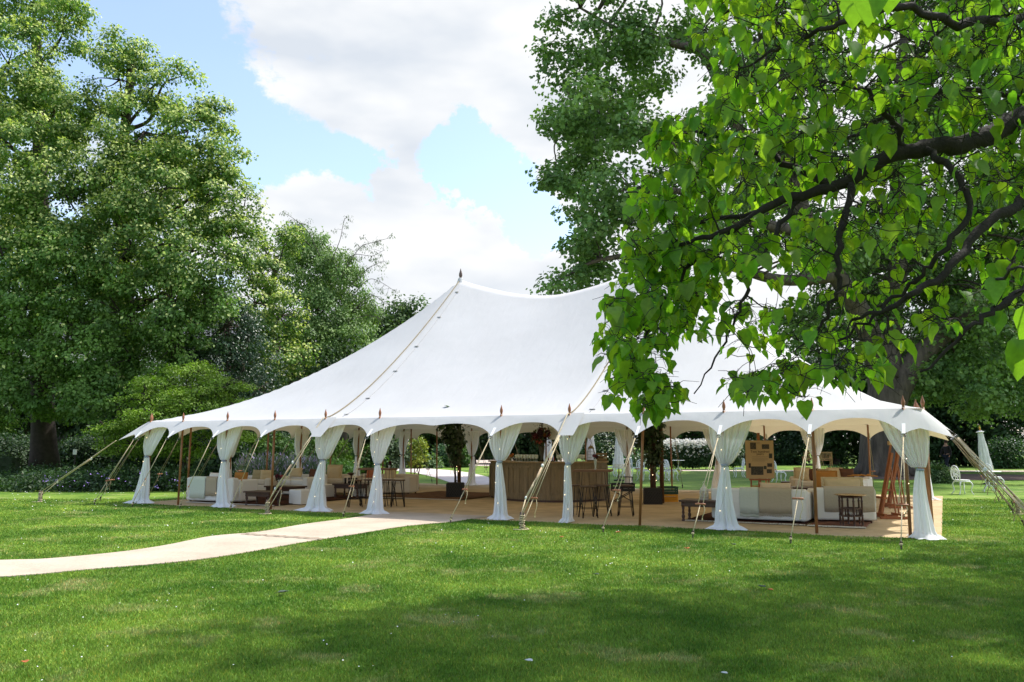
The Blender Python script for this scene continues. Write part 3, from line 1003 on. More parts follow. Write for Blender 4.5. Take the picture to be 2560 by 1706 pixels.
ch = tree('cherry_tree', 'feathery light green tree with long leafy sprays reaching into the sky beside the tent roof', 'tree', G(850, 1172), Q(840, 850, 50.5), [
    pb(740, 610, 50, 51), pb(790, 625, 45, 51), pb(770, 690, 80, 50), pb(850, 690, 60, 49), pb(800, 790, 90, 49), pb(880, 780, 60, 49), pb(790, 880, 90, 48), pb(880, 880, 80, 48), pb(920, 960, 70, 48), pb(820, 990, 100, 48, sz=.8), pb(940, 1020, 80, 50, sz=.7)],
    .16, .70, 90, .62, .15, CH, tpl='quad', seed=4, droop=1.1, flat=.8, bark=BARK_DARK)
sp = MB(); SP = []; rnd_s = random.Random(77)
for pts in ([(800, 640), (770, 580), (735, 548), (705, 530)], [(830, 650), (850, 600), (858, 560), (862, 545)], [(860, 680), (900, 620), (940, 605), (978, 594)], [(870, 720), (910, 680), (940, 660), (960, 655)], [(880, 740), (920, 700), (950, 705), (990, 730)], [(880, 780), (930, 740), (965, 760), (1010, 765)], [(850, 700), (880, 640), (930, 640), (962, 625)], [(870, 800), (920, 790), (960, 800)], [(780, 620), (740, 575), (760, 560), (800, 600)]):
    c = catmull([Q(x, y, 47.5 + .5 * i) for i, (x, y) in enumerate(pts)], 7)
    sp.tube(c, [lerp(.024, .008, i / (len(c) - 1)) for i in range(len(c))], 5)
    for q in c[5:]:
        if rnd_s.random() < .7:
            e_ = q + Vector((rnd_s.gauss(0, .28), rnd_s.gauss(0, .3), rnd_s.gauss(.02, .2))); sp.tube([q, lerp(q, e_, .5) + Vector((0, 0, .05)), e_], [.01, .008, .005], 4); SP.append(tuple(e_))
sp.build('sprays', BARK_DARK, ch)
SP = np.array(SP)
foliage('spray_leaves', SP, np.tile([0, 0, 1.], (len(SP), 1)), 18, .26, .13, [(.10, .16, .05)], 'thin', parent=ch, droop=1.2, flat=.7)
tree('distant_tree', 'small mid green tree showing just above the left slope of the tent roof', 'tree', G(1040, 1160), Q(1020, 800, 70), [
    pb(985, 790, 42, 70), pb(1040, 775, 34, 70), pb(950, 830, 50, 69), pb(1010, 850, 60, 69), pb(940, 920, 80, 68), pb(1060, 880, 80, 71), pb(1000, 980, 110, 70, sz=.7), pb(925, 790, 28, 68)],
    .35, 1.0, 60, .95, .30, [(.07, .13, .04), (.09, .15, .045)], seed=5)
tree('holly_tree', 'dark glossy evergreen tree standing behind the fresh green maple', 'tree', G(580, 1190), Q(570, 760, 37), [
    pb(560, 820, 90, 37.5), pb(600, 900, 80, 37), pb(530, 930, 90, 37.5), pb(640, 980, 70, 38), pb(570, 1020, 110, 38, sz=.7), pb(690, 1060, 80, 40, sz=.8), pb(520, 760, 60, 38)],
    .2, .72, 80, .62, .13, [(.030, .065, .030), (.04, .08, .035)], mtl=LEAF_GLOSS, seed=6)
mp = tree('maple_tree', 'fresh green Japanese maple with layered sprays behind the left end of the tent', 'tree', G(470, 1206), Q(470, 1000, 30), [
    pb(480, 930, 75, 30.5, sz=.34), pb(410, 965, 80, 30, sz=.3), pb(560, 965, 70, 30, sz=.3), pb(360, 1000, 70, 29.5, sz=.26), pb(480, 1000, 110, 29.5, sz=.28), pb(590, 1010, 60, 29.5, sz=.28), pb(400, 1040, 100, 29, sz=.24), pb(540, 1050, 90, 29, sz=.26),
    pb(320, 1060, 60, 29, sz=.2), pb(270, 1075, 50, 29, sz=.2), pb(330, 1110, 90, 30, sz=.3), pb(470, 1110, 110, 30, sz=.3), pb(600, 1090, 60, 30, sz=.3)],
    .10, .38, 56, .36, .085, [(.15, .25, .025), (.12, .215, .023), (.18, .28, .032)], seed=7, flat=.3, upb=1.4, droop=.2, bark=BARK_DARK, fill=.5)

# plane tree: massive trunk behind the right end of the tent
PT = thing('plane_tree', 'massive old plane tree with a thick dark trunk beyond the right end of the tent', 'tree')
pm = MB()
YP = 42
def QP(x, y, Y=YP): return Q(x, y, Y)
tb = G(2212, 1190); tb.z = -.1
YT = tb.y


def limb(pts, r, n=8, k=6):
    c = catmull(pts, k); L = len(c) - 1
    rr = [r[min(len(r) - 1, int(i / L * (len(r) - 1)))] * (1 - ((i / L * (len(r) - 1)) % 1)) + r[min(len(r) - 1, int(i / L * (len(r) - 1)) + 1)] * ((i / L * (len(r) - 1)) % 1) for i in range(L + 1)]
    pm.tube(c, rr, n); return c


limb([tb, QP(2208, 1150, YT), QP(2206, 1090, YT), QP(2212, 1030, YT), QP(2222, 975, YT)], [1.35, 1.12, 1.0, .96, .95], 20)
for a in np.linspace(0, 6.28, 9)[:-1]:
    d = Vector((math.cos(a), math.sin(a), 0)); b0 = Vector((tb.x, tb.y, 0))
    pm.tube([b0 + d * .75 + Vector((0, 0, .7)), b0 + d * 1.15 + Vector((0, 0, .25)), b0 + d * 1.75 - Vector((0, 0, .05))], [.28, .3, .12], 7)
L1 = limb([QP(2215, 990, YT), QP(2195, 900, YT), QP(2150, 780, YT - 1), QP(2060, 640, YT - 2), QP(1990, 480, YT - 2), QP(1930, 300, YT - 2), QP(1900, 100, YT - 2)], [.8, .62, .5, .42, .34, .26, .16], 10)
L2 = limb([QP(2235, 985, YT), QP(2290, 900, YT), QP(2400, 800, YT), QP(2500, 700, YT), QP(2640, 500, YT)], [.75, .55, .45, .36, .22], 10)
L3 = limb([QP(2215, 950, YT), QP(2230, 800, YT + 1), QP(2250, 600, YT + 1), QP(2240, 350, YT + 1), QP(2260, 100, YT + 1)], [.7, .5, .42, .35, .2], 10)
L4 = limb([L1[20], QP(1900, 560, YT - 4), QP(1800, 540, YT - 5), QP(1700, 480, YT - 6), QP(1580, 470, YT - 6)], [.32, .25, .2, .14, .07], 7)
L5 = limb([L1[26], QP(1850, 330, YT - 3), QP(1770, 150, YT - 4), QP(1690, 110, YT - 5), QP(1560, 80, YT - 5), QP(1450, 20, YT - 5)], [.34, .3, .26, .2, .12, .05], 7)
L6 = limb([L1[16], QP(1950, 700, YT - 3), QP(1800, 660, YT - 5), QP(1650, 640, YT - 6), QP(1500, 650, YT - 6), QP(1400, 700, YT - 6)], [.34, .26, .2, .15, .1, .04], 7)
L7 = limb([L4[10], QP(1700, 380, YT - 6), QP(1600, 320, YT - 6), QP(1480, 290, YT - 6), QP(1400, 330, YT - 6)], [.16, .14, .12, .07, .03], 6)
limbpts = [p for L in (L1, L2, L3, L4, L5, L6, L7) for p in L]
PB = []
rnd = random.Random(9)
edge = [(-250, 1420), (-100, 1370), (0, 1370), (80, 1400), (130, 1360), (180, 1420), (300, 1365), (400, 1360), (470, 1350), (520, 1440), (600, 1460), (680, 1400), (730, 1385)]
def edgex(y):
    for (y0, x0), (y1, x1) in zip(edge, edge[1:]):
        if y0 <= y <= y1: return x0 + (x1 - x0) * (y - y0) / (y1 - y0)
    return 1420
for k in range(150):
    y = rnd.uniform(-330, 760); x = edgex(y) + 15 + (2750 - edgex(y)) * rnd.random() ** 1.15
    Y = YT + rnd.uniform(-9, 7) if x > 1700 else YT - 5 + rnd.uniform(-4, 4)
    if 1500 < x < 1950 and y > 700: continue
    PB.append(pb(x, y, rnd.uniform(45, 90), Y, sz=.62))
for (x, y) in [(1395, 30), (1400, 120), (1400, 190), (1400, 310), (1395, 400), (1385, 455), (1440, 520), (1460, 610), (1420, 690), (1395, 720), (1470, 730), (1540, 700), (1560, 620), (1540, 500), (1500, 420), (1470, 350), (1500, 230), (1520, 130), (1480, 60), (1600, 30)]:
    PB.append(pb(x, y, 42, YT - 6, sz=.7))
for k in range(46):
    PB.append(pb(rnd.uniform(2000, 2760), rnd.uniform(520, 900), rnd.uniform(60, 95), YT + rnd.uniform(1, 9), sz=.7))
for k in range(34):    # pendulous low foliage on the right
    x = rnd.uniform(2280, 2750); PB.append(pb(x, rnd.uniform(760, 1000), rnd.uniform(40, 80), YT + rnd.uniform(-3, 8), sz=.7))
for k in range(60):
    PB.append(pb(rnd.uniform(1850, 2760), rnd.uniform(-250, 620), rnd.uniform(60, 95), YT + rnd.uniform(0, 9), sz=.7))
for k in range(46):    # unseen upper crown, added above the frame to shade the foliage below
    PB.append(pb(rnd.uniform(1900, 3000), rnd.uniform(-800, -300), rnd.uniform(80, 120), YT + rnd.uniform(-8, 8), sz=.6))
P, Nn = clumps_on(PB, .92, fill=.22)
P, Nn = cull(P, Nn, .33, -.3)
lp = np.array([tuple(p) for p in limbpts])
rr2 = random.Random(3)
for i in rr2.sample(range(len(P)), 700):
    p = P[i]; j = np.argmin(((lp - p) ** 2).sum(1)); a = Vector(lp[j]); b = Vector(p)
    L = (b - a).length
    if L > 6: continue
    m1 = lerp(a, b, .4) + Vector((rr2.uniform(-.12, .12), rr2.uniform(-.12, .12), rr2.uniform(-.02, .15))) * L; m2 = lerp(a, b, .75) + Vector((rr2.uniform(-.1, .1), rr2.uniform(-.1, .1), rr2.uniform(-.02, .1))) * L
    c = catmull([a, m1, m2, b], 3); pm.tube(c, [lerp(.022 + .012 * L, .012, k / (len(c) - 1)) for k in range(len(c))], 5)
pm.build('trunk', mat('plane_bark', srgb(88, 78, 68), .9, var=.4, scale=1.6, stretch=(3, 3, .6), bump=1.0, bscale=7), PT)
foliage('crown', P, Nn, 46, .80, .18, [(.155, .26, .075), (.19, .305, .085), (.12, .22, .065)], 'plane', parent=PT, flat=.5, droop=.3)


# ------------------------------------------------------------------ far planting
def shrub(name, label, px, py_base, wpx, hpx, Y, cols, size=.12, per=60, rc=.4, tpl='quad', cat='shrub', group=None, mtl=None, spacing=.5, depth=1.0, pale=None, palefrac=0, seed=0, flat=.8, droop=.2, lumps=5):
    th = thing(name, label, cat, (0, 0, 0), 0, group)
    c = G(px, py_base) if Y is None else Q(px, py_base, Y); Yc = c.y
    w = wpx * Yc / FPX / 2; h = hpx * Yc / FPX
    rr = random.Random(seed + int(px)); bl = []
    for k in range(lumps):
        ox = rr.uniform(-.6, .6) * w; hz = h * rr.uniform(.5, .8)
        bl.append(((c.x + ox, c.y + rr.uniform(-.4, .4) * w * depth, h * rr.uniform(.3, .58)), (w * rr.uniform(.4, .62), w * depth * rr.uniform(.35, .6), h * rr.uniform(.3, .46))))
    bl.append(((c.x, c.y, h * .5), (w * .7, w * .6 * depth, h * .5)))
    P, Nn = clumps_on(bl, spacing, fill=.2)
    P[:, 2] = np.maximum(P[:, 2], .12)
    mb = MB()
    for k in range(7):
        t = bl[k % len(bl)][0]
        mb.tube([(c.x + rr.uniform(-.2, .2) * w, c.y, -.03), lerp(Vector((c.x, c.y, 0)), Vector(t), .5), t], [.03, .022, .01], 5)
    mb.build('stems', BARK_DARK, th)
    foliage('foliage', P, Nn, per, rc, size, cols, tpl, parent=th, mtl=mtl, pale=pale, palefrac=palefrac, flat=flat, droop=droop)
    return th


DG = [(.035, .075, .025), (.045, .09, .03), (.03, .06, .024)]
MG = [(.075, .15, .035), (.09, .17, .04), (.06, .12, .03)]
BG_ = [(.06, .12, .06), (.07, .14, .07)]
# shrub border behind the left half of the tent
for lab, px, pyb, w, h, cols, sz, tpl in [
    ('large broad leaved light green shrub in the border behind the leftmost sofas', 655, 1196, 190, 125, MG, .16, 'thin'),
    ('dark green shrub in the border between the first maple shade and the light shrub', 560, 1200, 130, 110, DG, .13, 'quad'),
    ('rounded mid green shrub behind the second pair of guy ropes', 760, 1188, 120, 90, MG, .13, 'quad'),
    ('yellow green young shrub left of the slim tree trunk in the border', 845, 1186, 70, 85, [(.12, .2, .03)], .12, 'quad'),
    ('loose green shrub right of the slim tree trunk in the border', 915, 1184, 90, 70, MG, .12, 'quad'),
    ('low ferny plant at the foot of the slim tree trunk', 860, 1191, 110, 32, [(.08, .17, .04)], .14, 'thin'),
    ('silvery flowering shrub behind the left end of the bar stools', 985, 1172, 90, 75, [(.12, .17, .10)], .14, 'quad'),
    ('golden leaved upright shrub beside the back left corner pole', 1040, 1172, 42, 85, [(.34, .36, .05), (.2, .26, .04)], .12, 'quad'),
    ('blue green shrub beyond the curving pale path', 1110, 1168, 70, 52, BG_, .14, 'quad'),
    ('hosta like clump at the border edge beyond the pale path', 1065, 1171, 60, 30, [(.13, .2, .09)], .2, 'quad'),
    ('light green leafy bush behind the left ivy planter', 1150, 1169, 56, 62, MG, .13, 'quad')]:
    shrub('border_shrub', lab, px, pyb, w, h, None, cols, size=sz * 1.3, tpl=tpl, per=60, rc=.42, spacing=.55)
# lavender drift
lv = thing('lavender', 'grey green lavender drift with mauve spikes behind the left sofas', 'lavender')
LP = []
for k in range(240):
    p = G(rnd.uniform(600, 800), rnd.uniform(1196, 1212)); LP.append((p.x, p.y, rnd.uniform(.15, .75)))
LP = np.array(LP)
foliage('stalks', LP, np.tile([0, 0, 1.], (len(LP), 1)), 60, .38, .16, [(.12, .17, .11), (.10, .15, .08)], 'thin', parent=lv, flat=1.2, droop=-1.2, pale=(.36, .28, .46), palefrac=.3)
# slim trunk in the border
slim = thing('slim_tree', 'tree with a slim grey trunk in the border behind the second sofa group', 'tree')
mb = MB(); b0 = G(853, 1183); limbs(mb, b0 - Vector((0, 0, .1)), Q(850, 930, b0.y + .2), [Q(810, 960, b0.y), Q(900, 960, b0.y), Q(860, 900, b0.y)], .28)
mb.build('trunk', BARK, slim)
Pn, Nn_ = clumps_on([pb(855, 950, 90, b0.y), pb(800, 985, 80, b0.y), pb(930, 1000, 80, b0.y)], 1.2)
foliage('crown', Pn, Nn_, 50, .9, .22, DG, parent=slim)
# flower bed at the left, under the limes
fb = thing('flower_bed', 'dark leafy bed dotted with small purple flowers under the lime trees', 'flower bed')
A_ = []
for k in range(900):
    x = rnd.uniform(-120, 470); f = rnd.random(); p = G(x, lerp(1231, 1200, f)); A_.append((p.x, p.y, rnd.uniform(.05, .55) * (1 if x > 60 else .5)))
A_ = np.array(A_)
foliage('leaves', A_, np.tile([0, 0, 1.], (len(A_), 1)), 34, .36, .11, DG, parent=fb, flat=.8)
# purple flowers, clustered
Fp = []
for k in range(26):
    cx, cy = rnd.uniform(85, 460), rnd.uniform(1180, 1222)
    for j in range(rnd.randint(2, 7)):
        Fp.append(Q(cx + rnd.gauss(0, 9), cy + rnd.gauss(0, 4), rnd.uniform(26.5, 29)))
Fp = np.array([tuple(p) for p in Fp])
leaf_mesh('blossoms', Fp, rdir(len(Fp)) + np.array([0, -1, .5]), rdir(len(Fp)), np.full(len(Fp), .06) * RNG.uniform(.4, .9, len(Fp)), None, 'plane', mat('purple_petal', (.34, .22, .62), .7), fb)
# dark undergrowth wall behind it and clipped hedge at the far left edge
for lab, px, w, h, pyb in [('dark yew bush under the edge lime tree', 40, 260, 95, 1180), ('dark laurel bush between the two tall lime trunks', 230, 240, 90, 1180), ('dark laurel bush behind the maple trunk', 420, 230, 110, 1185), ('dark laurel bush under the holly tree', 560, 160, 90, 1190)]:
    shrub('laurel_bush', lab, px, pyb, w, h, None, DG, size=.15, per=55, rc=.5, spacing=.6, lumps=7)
hd = thing('clipped_hedge', 'low clipped box hedge at the far left edge of the lawn', 'hedge')
hb = []
c0 = G(-60, 1192)
HP = np.array([(c0.x + rnd.uniform(-3.5, 1.9), c0.y + rnd.uniform(-.4, .4), rnd.uniform(.1, .92)) for k in range(500)])
foliage('foliage', HP, np.tile([0, -.3, 1.], (len(HP), 1)), 60, .16, .05, [(.05, .10, .03)], parent=hd)
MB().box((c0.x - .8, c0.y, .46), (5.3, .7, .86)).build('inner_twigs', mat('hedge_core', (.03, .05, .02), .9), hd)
# small white notice on a post
nt = thing('notice_post', 'small white notice on a dark post in the shade of the lime trees', 'notice', G(184, 1196), 0)
MB().box((0, 0, .62), (.05, .05, 1.24)).build('post', BLACK_METAL, nt)
MB().box((0, -.035, 1.18), (.17, .012, .24)).build('plate', mat('notice_white', (.8, .8, .8), .5), nt)
# railings and a pale house glimpsed through the leaves on the left
rl = thing('railings', 'dark iron railings behind the lime trees at the left', 'railings')
mb = MB()
for k in range(150):
    mb.box((-45 + k * .22, 52, 1.05), (.03, .03, 2.1))
mb.box((-28.5, 52, 1.9), (33, .05, .05)); mb.box((-28.5, 52, .25), (33, .05, .05))
mb.build('bars', BLACK_METAL, rl)
hs = thing('house', 'pale stone house glimpsed through the leaves at the left', 'house')
MB().box((-42, 92, 6), (46, 10, 12)).build('wall', mat('pale_render', (.62, .56, .52), .8, var=.08, scale=.6), hs)
for k in range(12):
    wf = MB().box((-62 + k * 3.6, 86.9, 2.6), (1.5, .25, 2.4)).build('window', mat('dark_pane', (.05, .06, .07), .2), hs)
    MB().box((-62 + k * 3.6, 86.7, 2.6), (.07, .1, 2.4)).box((-62 + k * 3.6, 86.7, 2.6), (1.5, .1, .07)).build('frame', mat('window_white', (.75, .74, .7), .5), wf)
MB().add([(-66, 86.5, 12), (-18, 86.5, 12), (-18, 97.5, 12), (-66, 97.5, 12), (-64, 92, 15.5), (-20, 92, 15.5)], [(0, 1, 5, 4), (2, 3, 4, 5), (0, 4, 3), (1, 2, 5)]).build('roof', mat('slate', (.12, .12, .13), .7), hs)

# tall dark planting behind the railings
for i, (px, lab) in enumerate([(-60, 'dark tree behind the railings at the far left edge'), (70, 'dark tree behind the railings left of the first lime trunk'), (190, 'dark tree behind the railings right of the first lime trunk'), (330, 'dark tree behind the railings behind the maple sprays'), (480, 'dark tree behind the railings behind the leftmost drape')]):
    c = Q(px, 1150, 57); c.z = 0; rb = random.Random(90 + i)
    bl = [((c.x + rb.uniform(-2, 2), c.y + rb.uniform(-1.5, 1.5), rb.uniform(.8, 5.5)), (1.5, 1.3, 1.1)) for k in range(9)]
    tree('background_tree', lab, 'tree', c, (c.x, c.y + .4, 5.5), bl, .2, 1.0, 46, .85, .28, DG, seed=90 + i, group='dark trees behind the railings', fill=.1)
# right and centre background wood
for i, (lab, px, pyb, w, h, Y, cols) in enumerate([
    ('dark tree in the far row behind the left back corner of the tent', 930, 1150, 260, 230, 66, DG),
    ('dark tree in the far row seen above the pale gravel behind the left planter', 1180, 1150, 240, 250, 68, DG),
    ('dark tree in the far row behind the bar', 1360, 1150, 230, 260, 68, DG),
    ('dark tree in the far row behind the bird cage lantern', 1540, 1150, 230, 260, 68, DG),
    ('mid green tree in the far row above the white rose hedge', 1740, 1150, 250, 280, 70, MG),
    ('dark tree in the far row behind the photo board', 1930, 1150, 230, 260, 66, DG),
    ('dark tree in the far row behind the wooden garden bench', 2090, 1150, 230, 260, 66, DG),
    ('dark tree in the far row directly behind the plane trunk', 2230, 1150, 220, 280, 64, DG),
    ('dark tree in the far row behind the walking person', 2370, 1150, 230, 380, 62, DG),
    ('dark tree in the far row behind the closed fringed parasol', 2500, 1150, 240, 420, 60, DG),
    ('dark tree in the far row at the right edge of the picture', 2660, 1150, 260, 460, 60, DG)]):
    c = Q(px, pyb, Y); c.z = 0; Yr = Y
    sc_ = Y / FPX
    rb = random.Random(40 + i)
    bl = [((c.x + rb.uniform(-.42, .42) * w * sc_, c.y + rb.uniform(-1.5, 2.5), (20 + h * rb.uniform(.12, .85)) * sc_), (w * sc_ * rb.uniform(.22, .34), 2.4, h * sc_ * rb.uniform(.16, .26))) for k in range(9)]
    tree('background_tree', lab, 'tree', c, (c.x, c.y + .5, h * sc_ * .75), bl, .3, 1.1, 48, .95, .30, cols, seed=60 + i, group='dark trees in the far row', fill=.1)
for i, (lab, px, pyb, w, h, cols) in enumerate([
    ('dense round dark shrub left of the garden bench', 1975, 1163, 120, 62, DG),
    ('glossy shrub behind the right half of the garden bench', 2080, 1160, 110, 60, BG_),
    ('dark rhododendron between the bench and the plane trunk', 2170, 1162, 100, 64, DG),
    ('broad rhododendron mound right of the closed fringed parasol', 2530, 1172, 140, 80, [(.045, .1, .035)]),
    ('dark shrub behind the walking person', 2360, 1166, 130, 70, DG),
    ('dark shrub behind the closed fringed parasol', 2450, 1166, 110, 66, DG),
    ('dark shrub at the far lawn edge behind the bar', 1330, 1160, 150, 90, DG),
    ('dark shrub at the far lawn edge left of the bar behind the gravel', 1215, 1150, 160, 90, DG),
    ('shrub dotted with white flowers behind the bird cage lantern', 1500, 1163, 130, 92, DG),
    ('white flowering low shrub behind the garden chairs', 1600, 1168, 100, 36, BG_),
    ('dark shrub behind the white rose hedge', 1740, 1158, 210, 80, DG),
    ('low green plant clump on the mulch left of the plane trunk', 2095, 1190, 60, 22, MG),
    ('small green plant on the mulch touching the plane trunk', 2140, 1189, 34, 15, MG),
    ('spreading green shrub on the mulch right of the plane trunk', 2345, 1208, 92, 40, [(.07, .13, .045), (.09, .15, .05)])]):
    wf_ = i in (8, 9)
    shrub('shrub', lab, px, pyb, w, h, None, cols, size=.17 if i < 11 else .10, per=55, rc=.5 if i < 11 else .3, spacing=.7 if i < 11 else .32, pale=(.75, .75, .72) if wf_ else None, palefrac=.28 if wf_ else 0, seed=i)
# mulch ring round the plane tree
mr = [(tb.x + 2 + (6.2 + .3 * math.sin(a * 3)) * math.cos(a), tb.y - 1.2 + (4.2 + .2 * math.sin(a * 5)) * math.sin(a)) for a in np.linspace(0, 2 * math.pi, 40)[:-1]]
gmesh('mulch', mr, .014, mat('bark_mulch', (.12, .075, .055), .95, var=.5, scale=9, bump=.8, bscale=30))
# rose hedge on a trellis
rh = thing('rose_hedge', 'long hedge thick with white roses beyond the white garden chairs', 'hedge')
hp = []; x0, x1 = G(1628, 1174), G(1850, 1174)
for k in range(420): hp.append((rnd.uniform(x0.x, x1.x), x0.y + rnd.uniform(-.4, .5), rnd.uniform(.35, 1.55)))
hp = np.array(hp)
foliage('foliage', hp, np.tile([0, -.5, 1.], (len(hp), 1)), 50, .33, .13, [(.05, .1, .035)], parent=rh)
hr = np.array([(rnd.uniform(x0.x, x1.x), x0.y - .45 + rnd.uniform(-.2, .5), min(1.95, 1.82 - abs(rnd.gauss(0, .28)) if rnd.random() < .75 else rnd.uniform(.8, 1.7))) for k in range(1500)])
leaf_mesh('roses', hr, rdir(len(hr)) * .5 + np.array([0, -1, .5]), rdir(len(hr)), RNG.uniform(.08, .16, len(hr)), None, 'plane', mat('white_rose', (.82, .80, .76), .8, transl=.2), rh)
mb = MB()
for k in range(14):
    x = lerp(x0.x, x1.x, k / 13); mb.tube([(x, x0.y, -.03), (x + .05, x0.y, .6), (x - .04, x0.y, 1.3)], .025, 5)
mb.build('stems', BARK_DARK, rh)

# ------------------------------------------------------------------ grass, daisies
def inside(px, py, poly):
    n = len(poly); r = np.zeros(len(px), bool); j = n - 1
    for i in range(n):
        xi, yi, xj, yj = poly[i][0], poly[i][1], poly[j][0], poly[j][1]
        c = ((yi > py) != (yj > py)) & (px < (xj - xi) * (py - yi) / (yj - yi + 1e-12) + xi)
        r ^= c; j = i
    return r


NB = 900000
q = RNG.uniform(size=NB)
Yb = 4.3 * (24 / 4.3) ** (q ** 1.25)
Xb = RNG.uniform(-1, 1, size=NB) * (Yb * .66 + .4)
wide = RNG.uniform(size=NB) < .16; Xb = np.where(wide, Xb * 1.75, Xb)
ok = ~inside(Xb, Yb, [(p[0], p[1]) for p in list(pa) + list(pathb)])
ok &= ~inside(Xb, Yb, [(p.x, p.y) for p in ring])
Xb, Yb = Xb[ok], Yb[ok]; NB = len(Xb)
hh = RNG.uniform(.014, .038, NB) * (1 + .0 * Yb)
# tufts
tn = np.array([mnoise.noise(Vector((x * 1.7, y * 1.7, 0))) for x, y in zip(Xb[::20], Yb[::20])]).repeat(20)[:NB]
if len(tn) < NB: tn = np.concatenate([tn, np.zeros(NB - len(tn))])
gp = np.stack([Xb, Yb, np.zeros(NB)], 1)
ax = rdir(NB) * np.array([.65, .65, .1]) + np.array([0, 0, 1])
LB = bpy.data.materials.new('grass_blades'); LB.use_nodes = True
_n, _l = LB.node_tree.nodes, LB.node_tree.links
_b = _n['Principled BSDF']; _b.inputs['Roughness'].default_value = .5; _b.inputs['Specular IOR Level'].default_value = .25
_g = _n.new('ShaderNodeTexCoord')
def _nz(s, d, r):
    t = _n.new('ShaderNodeTexNoise'); t.inputs['Scale'].default_value = s; t.inputs['Detail'].default_value = d; t.inputs['Roughness'].default_value = r
    _l.new(_g.outputs['Object'], t.inputs['Vector']); return t.outputs['Fac']
def _mx(f, lo, hi, a, b, bt=None):
    mr_ = _n.new('ShaderNodeMapRange'); mr_.inputs[1].default_value = lo; mr_.inputs[2].default_value = hi; _l.new(f, mr_.inputs[0])
    x = _n.new('ShaderNodeMix'); x.data_type = 'RGBA'; _l.new(mr_.outputs[0], x.inputs[0])
    for i, c in ((6, a), (7, b)):
        if isinstance(c, tuple): x.inputs[i].default_value = (*c, 1)
        else: _l.new(c, x.inputs[i])
    return x.outputs[2]
_c = _mx(_nz(.5, 6, .65), .38, .64, tuple(1.25 * v for v in LAWN_DARK), tuple(1.25 * v for v in LAWN_LIGHT))
_c = _mx(_nz(.9, 5, .7), .54, .70, _c, tuple(1.15 * v for v in LAWN_DRY))
_a = _n.new('ShaderNodeAttribute'); _a.attribute_name = 'tint'
_m = _n.new('ShaderNodeMix'); _m.data_type = 'RGBA'; _m.blend_type = 'MULTIPLY'; _m.inputs[0].default_value = 1
_l.new(_c, _m.inputs[6]); _l.new(_a.outputs['Color'], _m.inputs[7]); _l.new(_m.outputs[2], _b.inputs['Base Color'])
_t = _n.new('ShaderNodeBsdfTranslucent'); _l.new(_m.outputs[2], _t.inputs[0])
_s = _n.new('ShaderNodeMixShader'); _s.inputs[0].default_value = .35; _l.new(_b.outputs[0], _s.inputs[1]); _l.new(_t.outputs[0], _s.inputs[2]); _l.new(_s.outputs[0], _n['Material Output'].inputs[0])
gt = RNG.uniform(.65, 1.35, (NB, 1)) * np.array([[1, 1, 1]]) * (1 + .1 * RNG.normal(size=(NB, 1)) * np.array([[1, 0, -.3]]))
dry = RNG.uniform(size=NB) < .05
gt[dry] *= np.array([2.2, 1.35, 1.6])
grass = leaf_mesh('grass', gp, rdir(NB), ax, hh, np.clip(gt, 0, 3), 'blade', LB, width=.0026 + .0011 * Yb)
tag(grass, 'short mown green grass with paler dry patches', 'grass', kind='stuff')
# daisies
dp = []
for k in range(26):
    y = rnd.uniform(5.5, 26) if k > 12 else rnd.uniform(20, 27); x = rnd.uniform(-.62, .5) * y
    if k < 4: x, y = rnd.uniform(-4.4, -2.5), rnd.uniform(6, 8.5)
    for j in range(rnd.randint(2, 9)):
        dp.append((x + rnd.gauss(0, .06 * y), y + rnd.gauss(0, .07 * y), rnd.uniform(.03, .05)))
for k in range(80): y = rnd.uniform(20, 27.5); dp.append((rnd.uniform(-.6, -.36) * y, y, .05))
for k in range(60): y = rnd.uniform(6, 24); dp.append((rnd.uniform(-.62, .6) * y, y, .04))
dp = np.array(dp)
okd = ~inside(dp[:, 0], dp[:, 1], [(p[0], p[1]) for p in list(pa) + list(pathb)]) & ~inside(dp[:, 0], dp[:, 1], [(p.x, p.y) for p in ring])
dp = dp[okd]
ds = leaf_mesh('daisies', dp, rdir(len(dp)) * .4 + np.array([0, -.4, 1.]), rdir(len(dp)) * np.array([1, 1, .1]), .006 + .0009 * dp[:, 1], None, 'plane', mat('daisy_white', (.85, .85, .83), .7))
tag(ds, 'tiny white daisies scattered over the lawn', 'daisies', kind='stuff')


# ------------------------------------------------------------------ overhanging catalpa, right foreground
CT = thing('catalpa_tree', 'big leaved tree overhanging from the right with dark crooked branches in the foreground', 'tree')
cm = MB(); CL = []


def br(pts, r0, r1, n=8, k=6, wob=.03, seed=0, keep=True):
    rr = random.Random(seed); c = catmull(pts, k); L = len(c) - 1
    c = [p + Vector((rr.uniform(-wob, wob), rr.uniform(-wob, wob), rr.uniform(-wob, wob))) * (0 if i in (0, L) else 1) for i, p in enumerate(c)]
    cm.tube(c, [lerp(r0, r1, i / L) * (1 + .08 * math.sin(i * 1.9)) for i in range(L + 1)], n)
    if keep: CL.extend((p, lerp(r0, r1, i / L)) for i, p in enumerate(c))
    return c


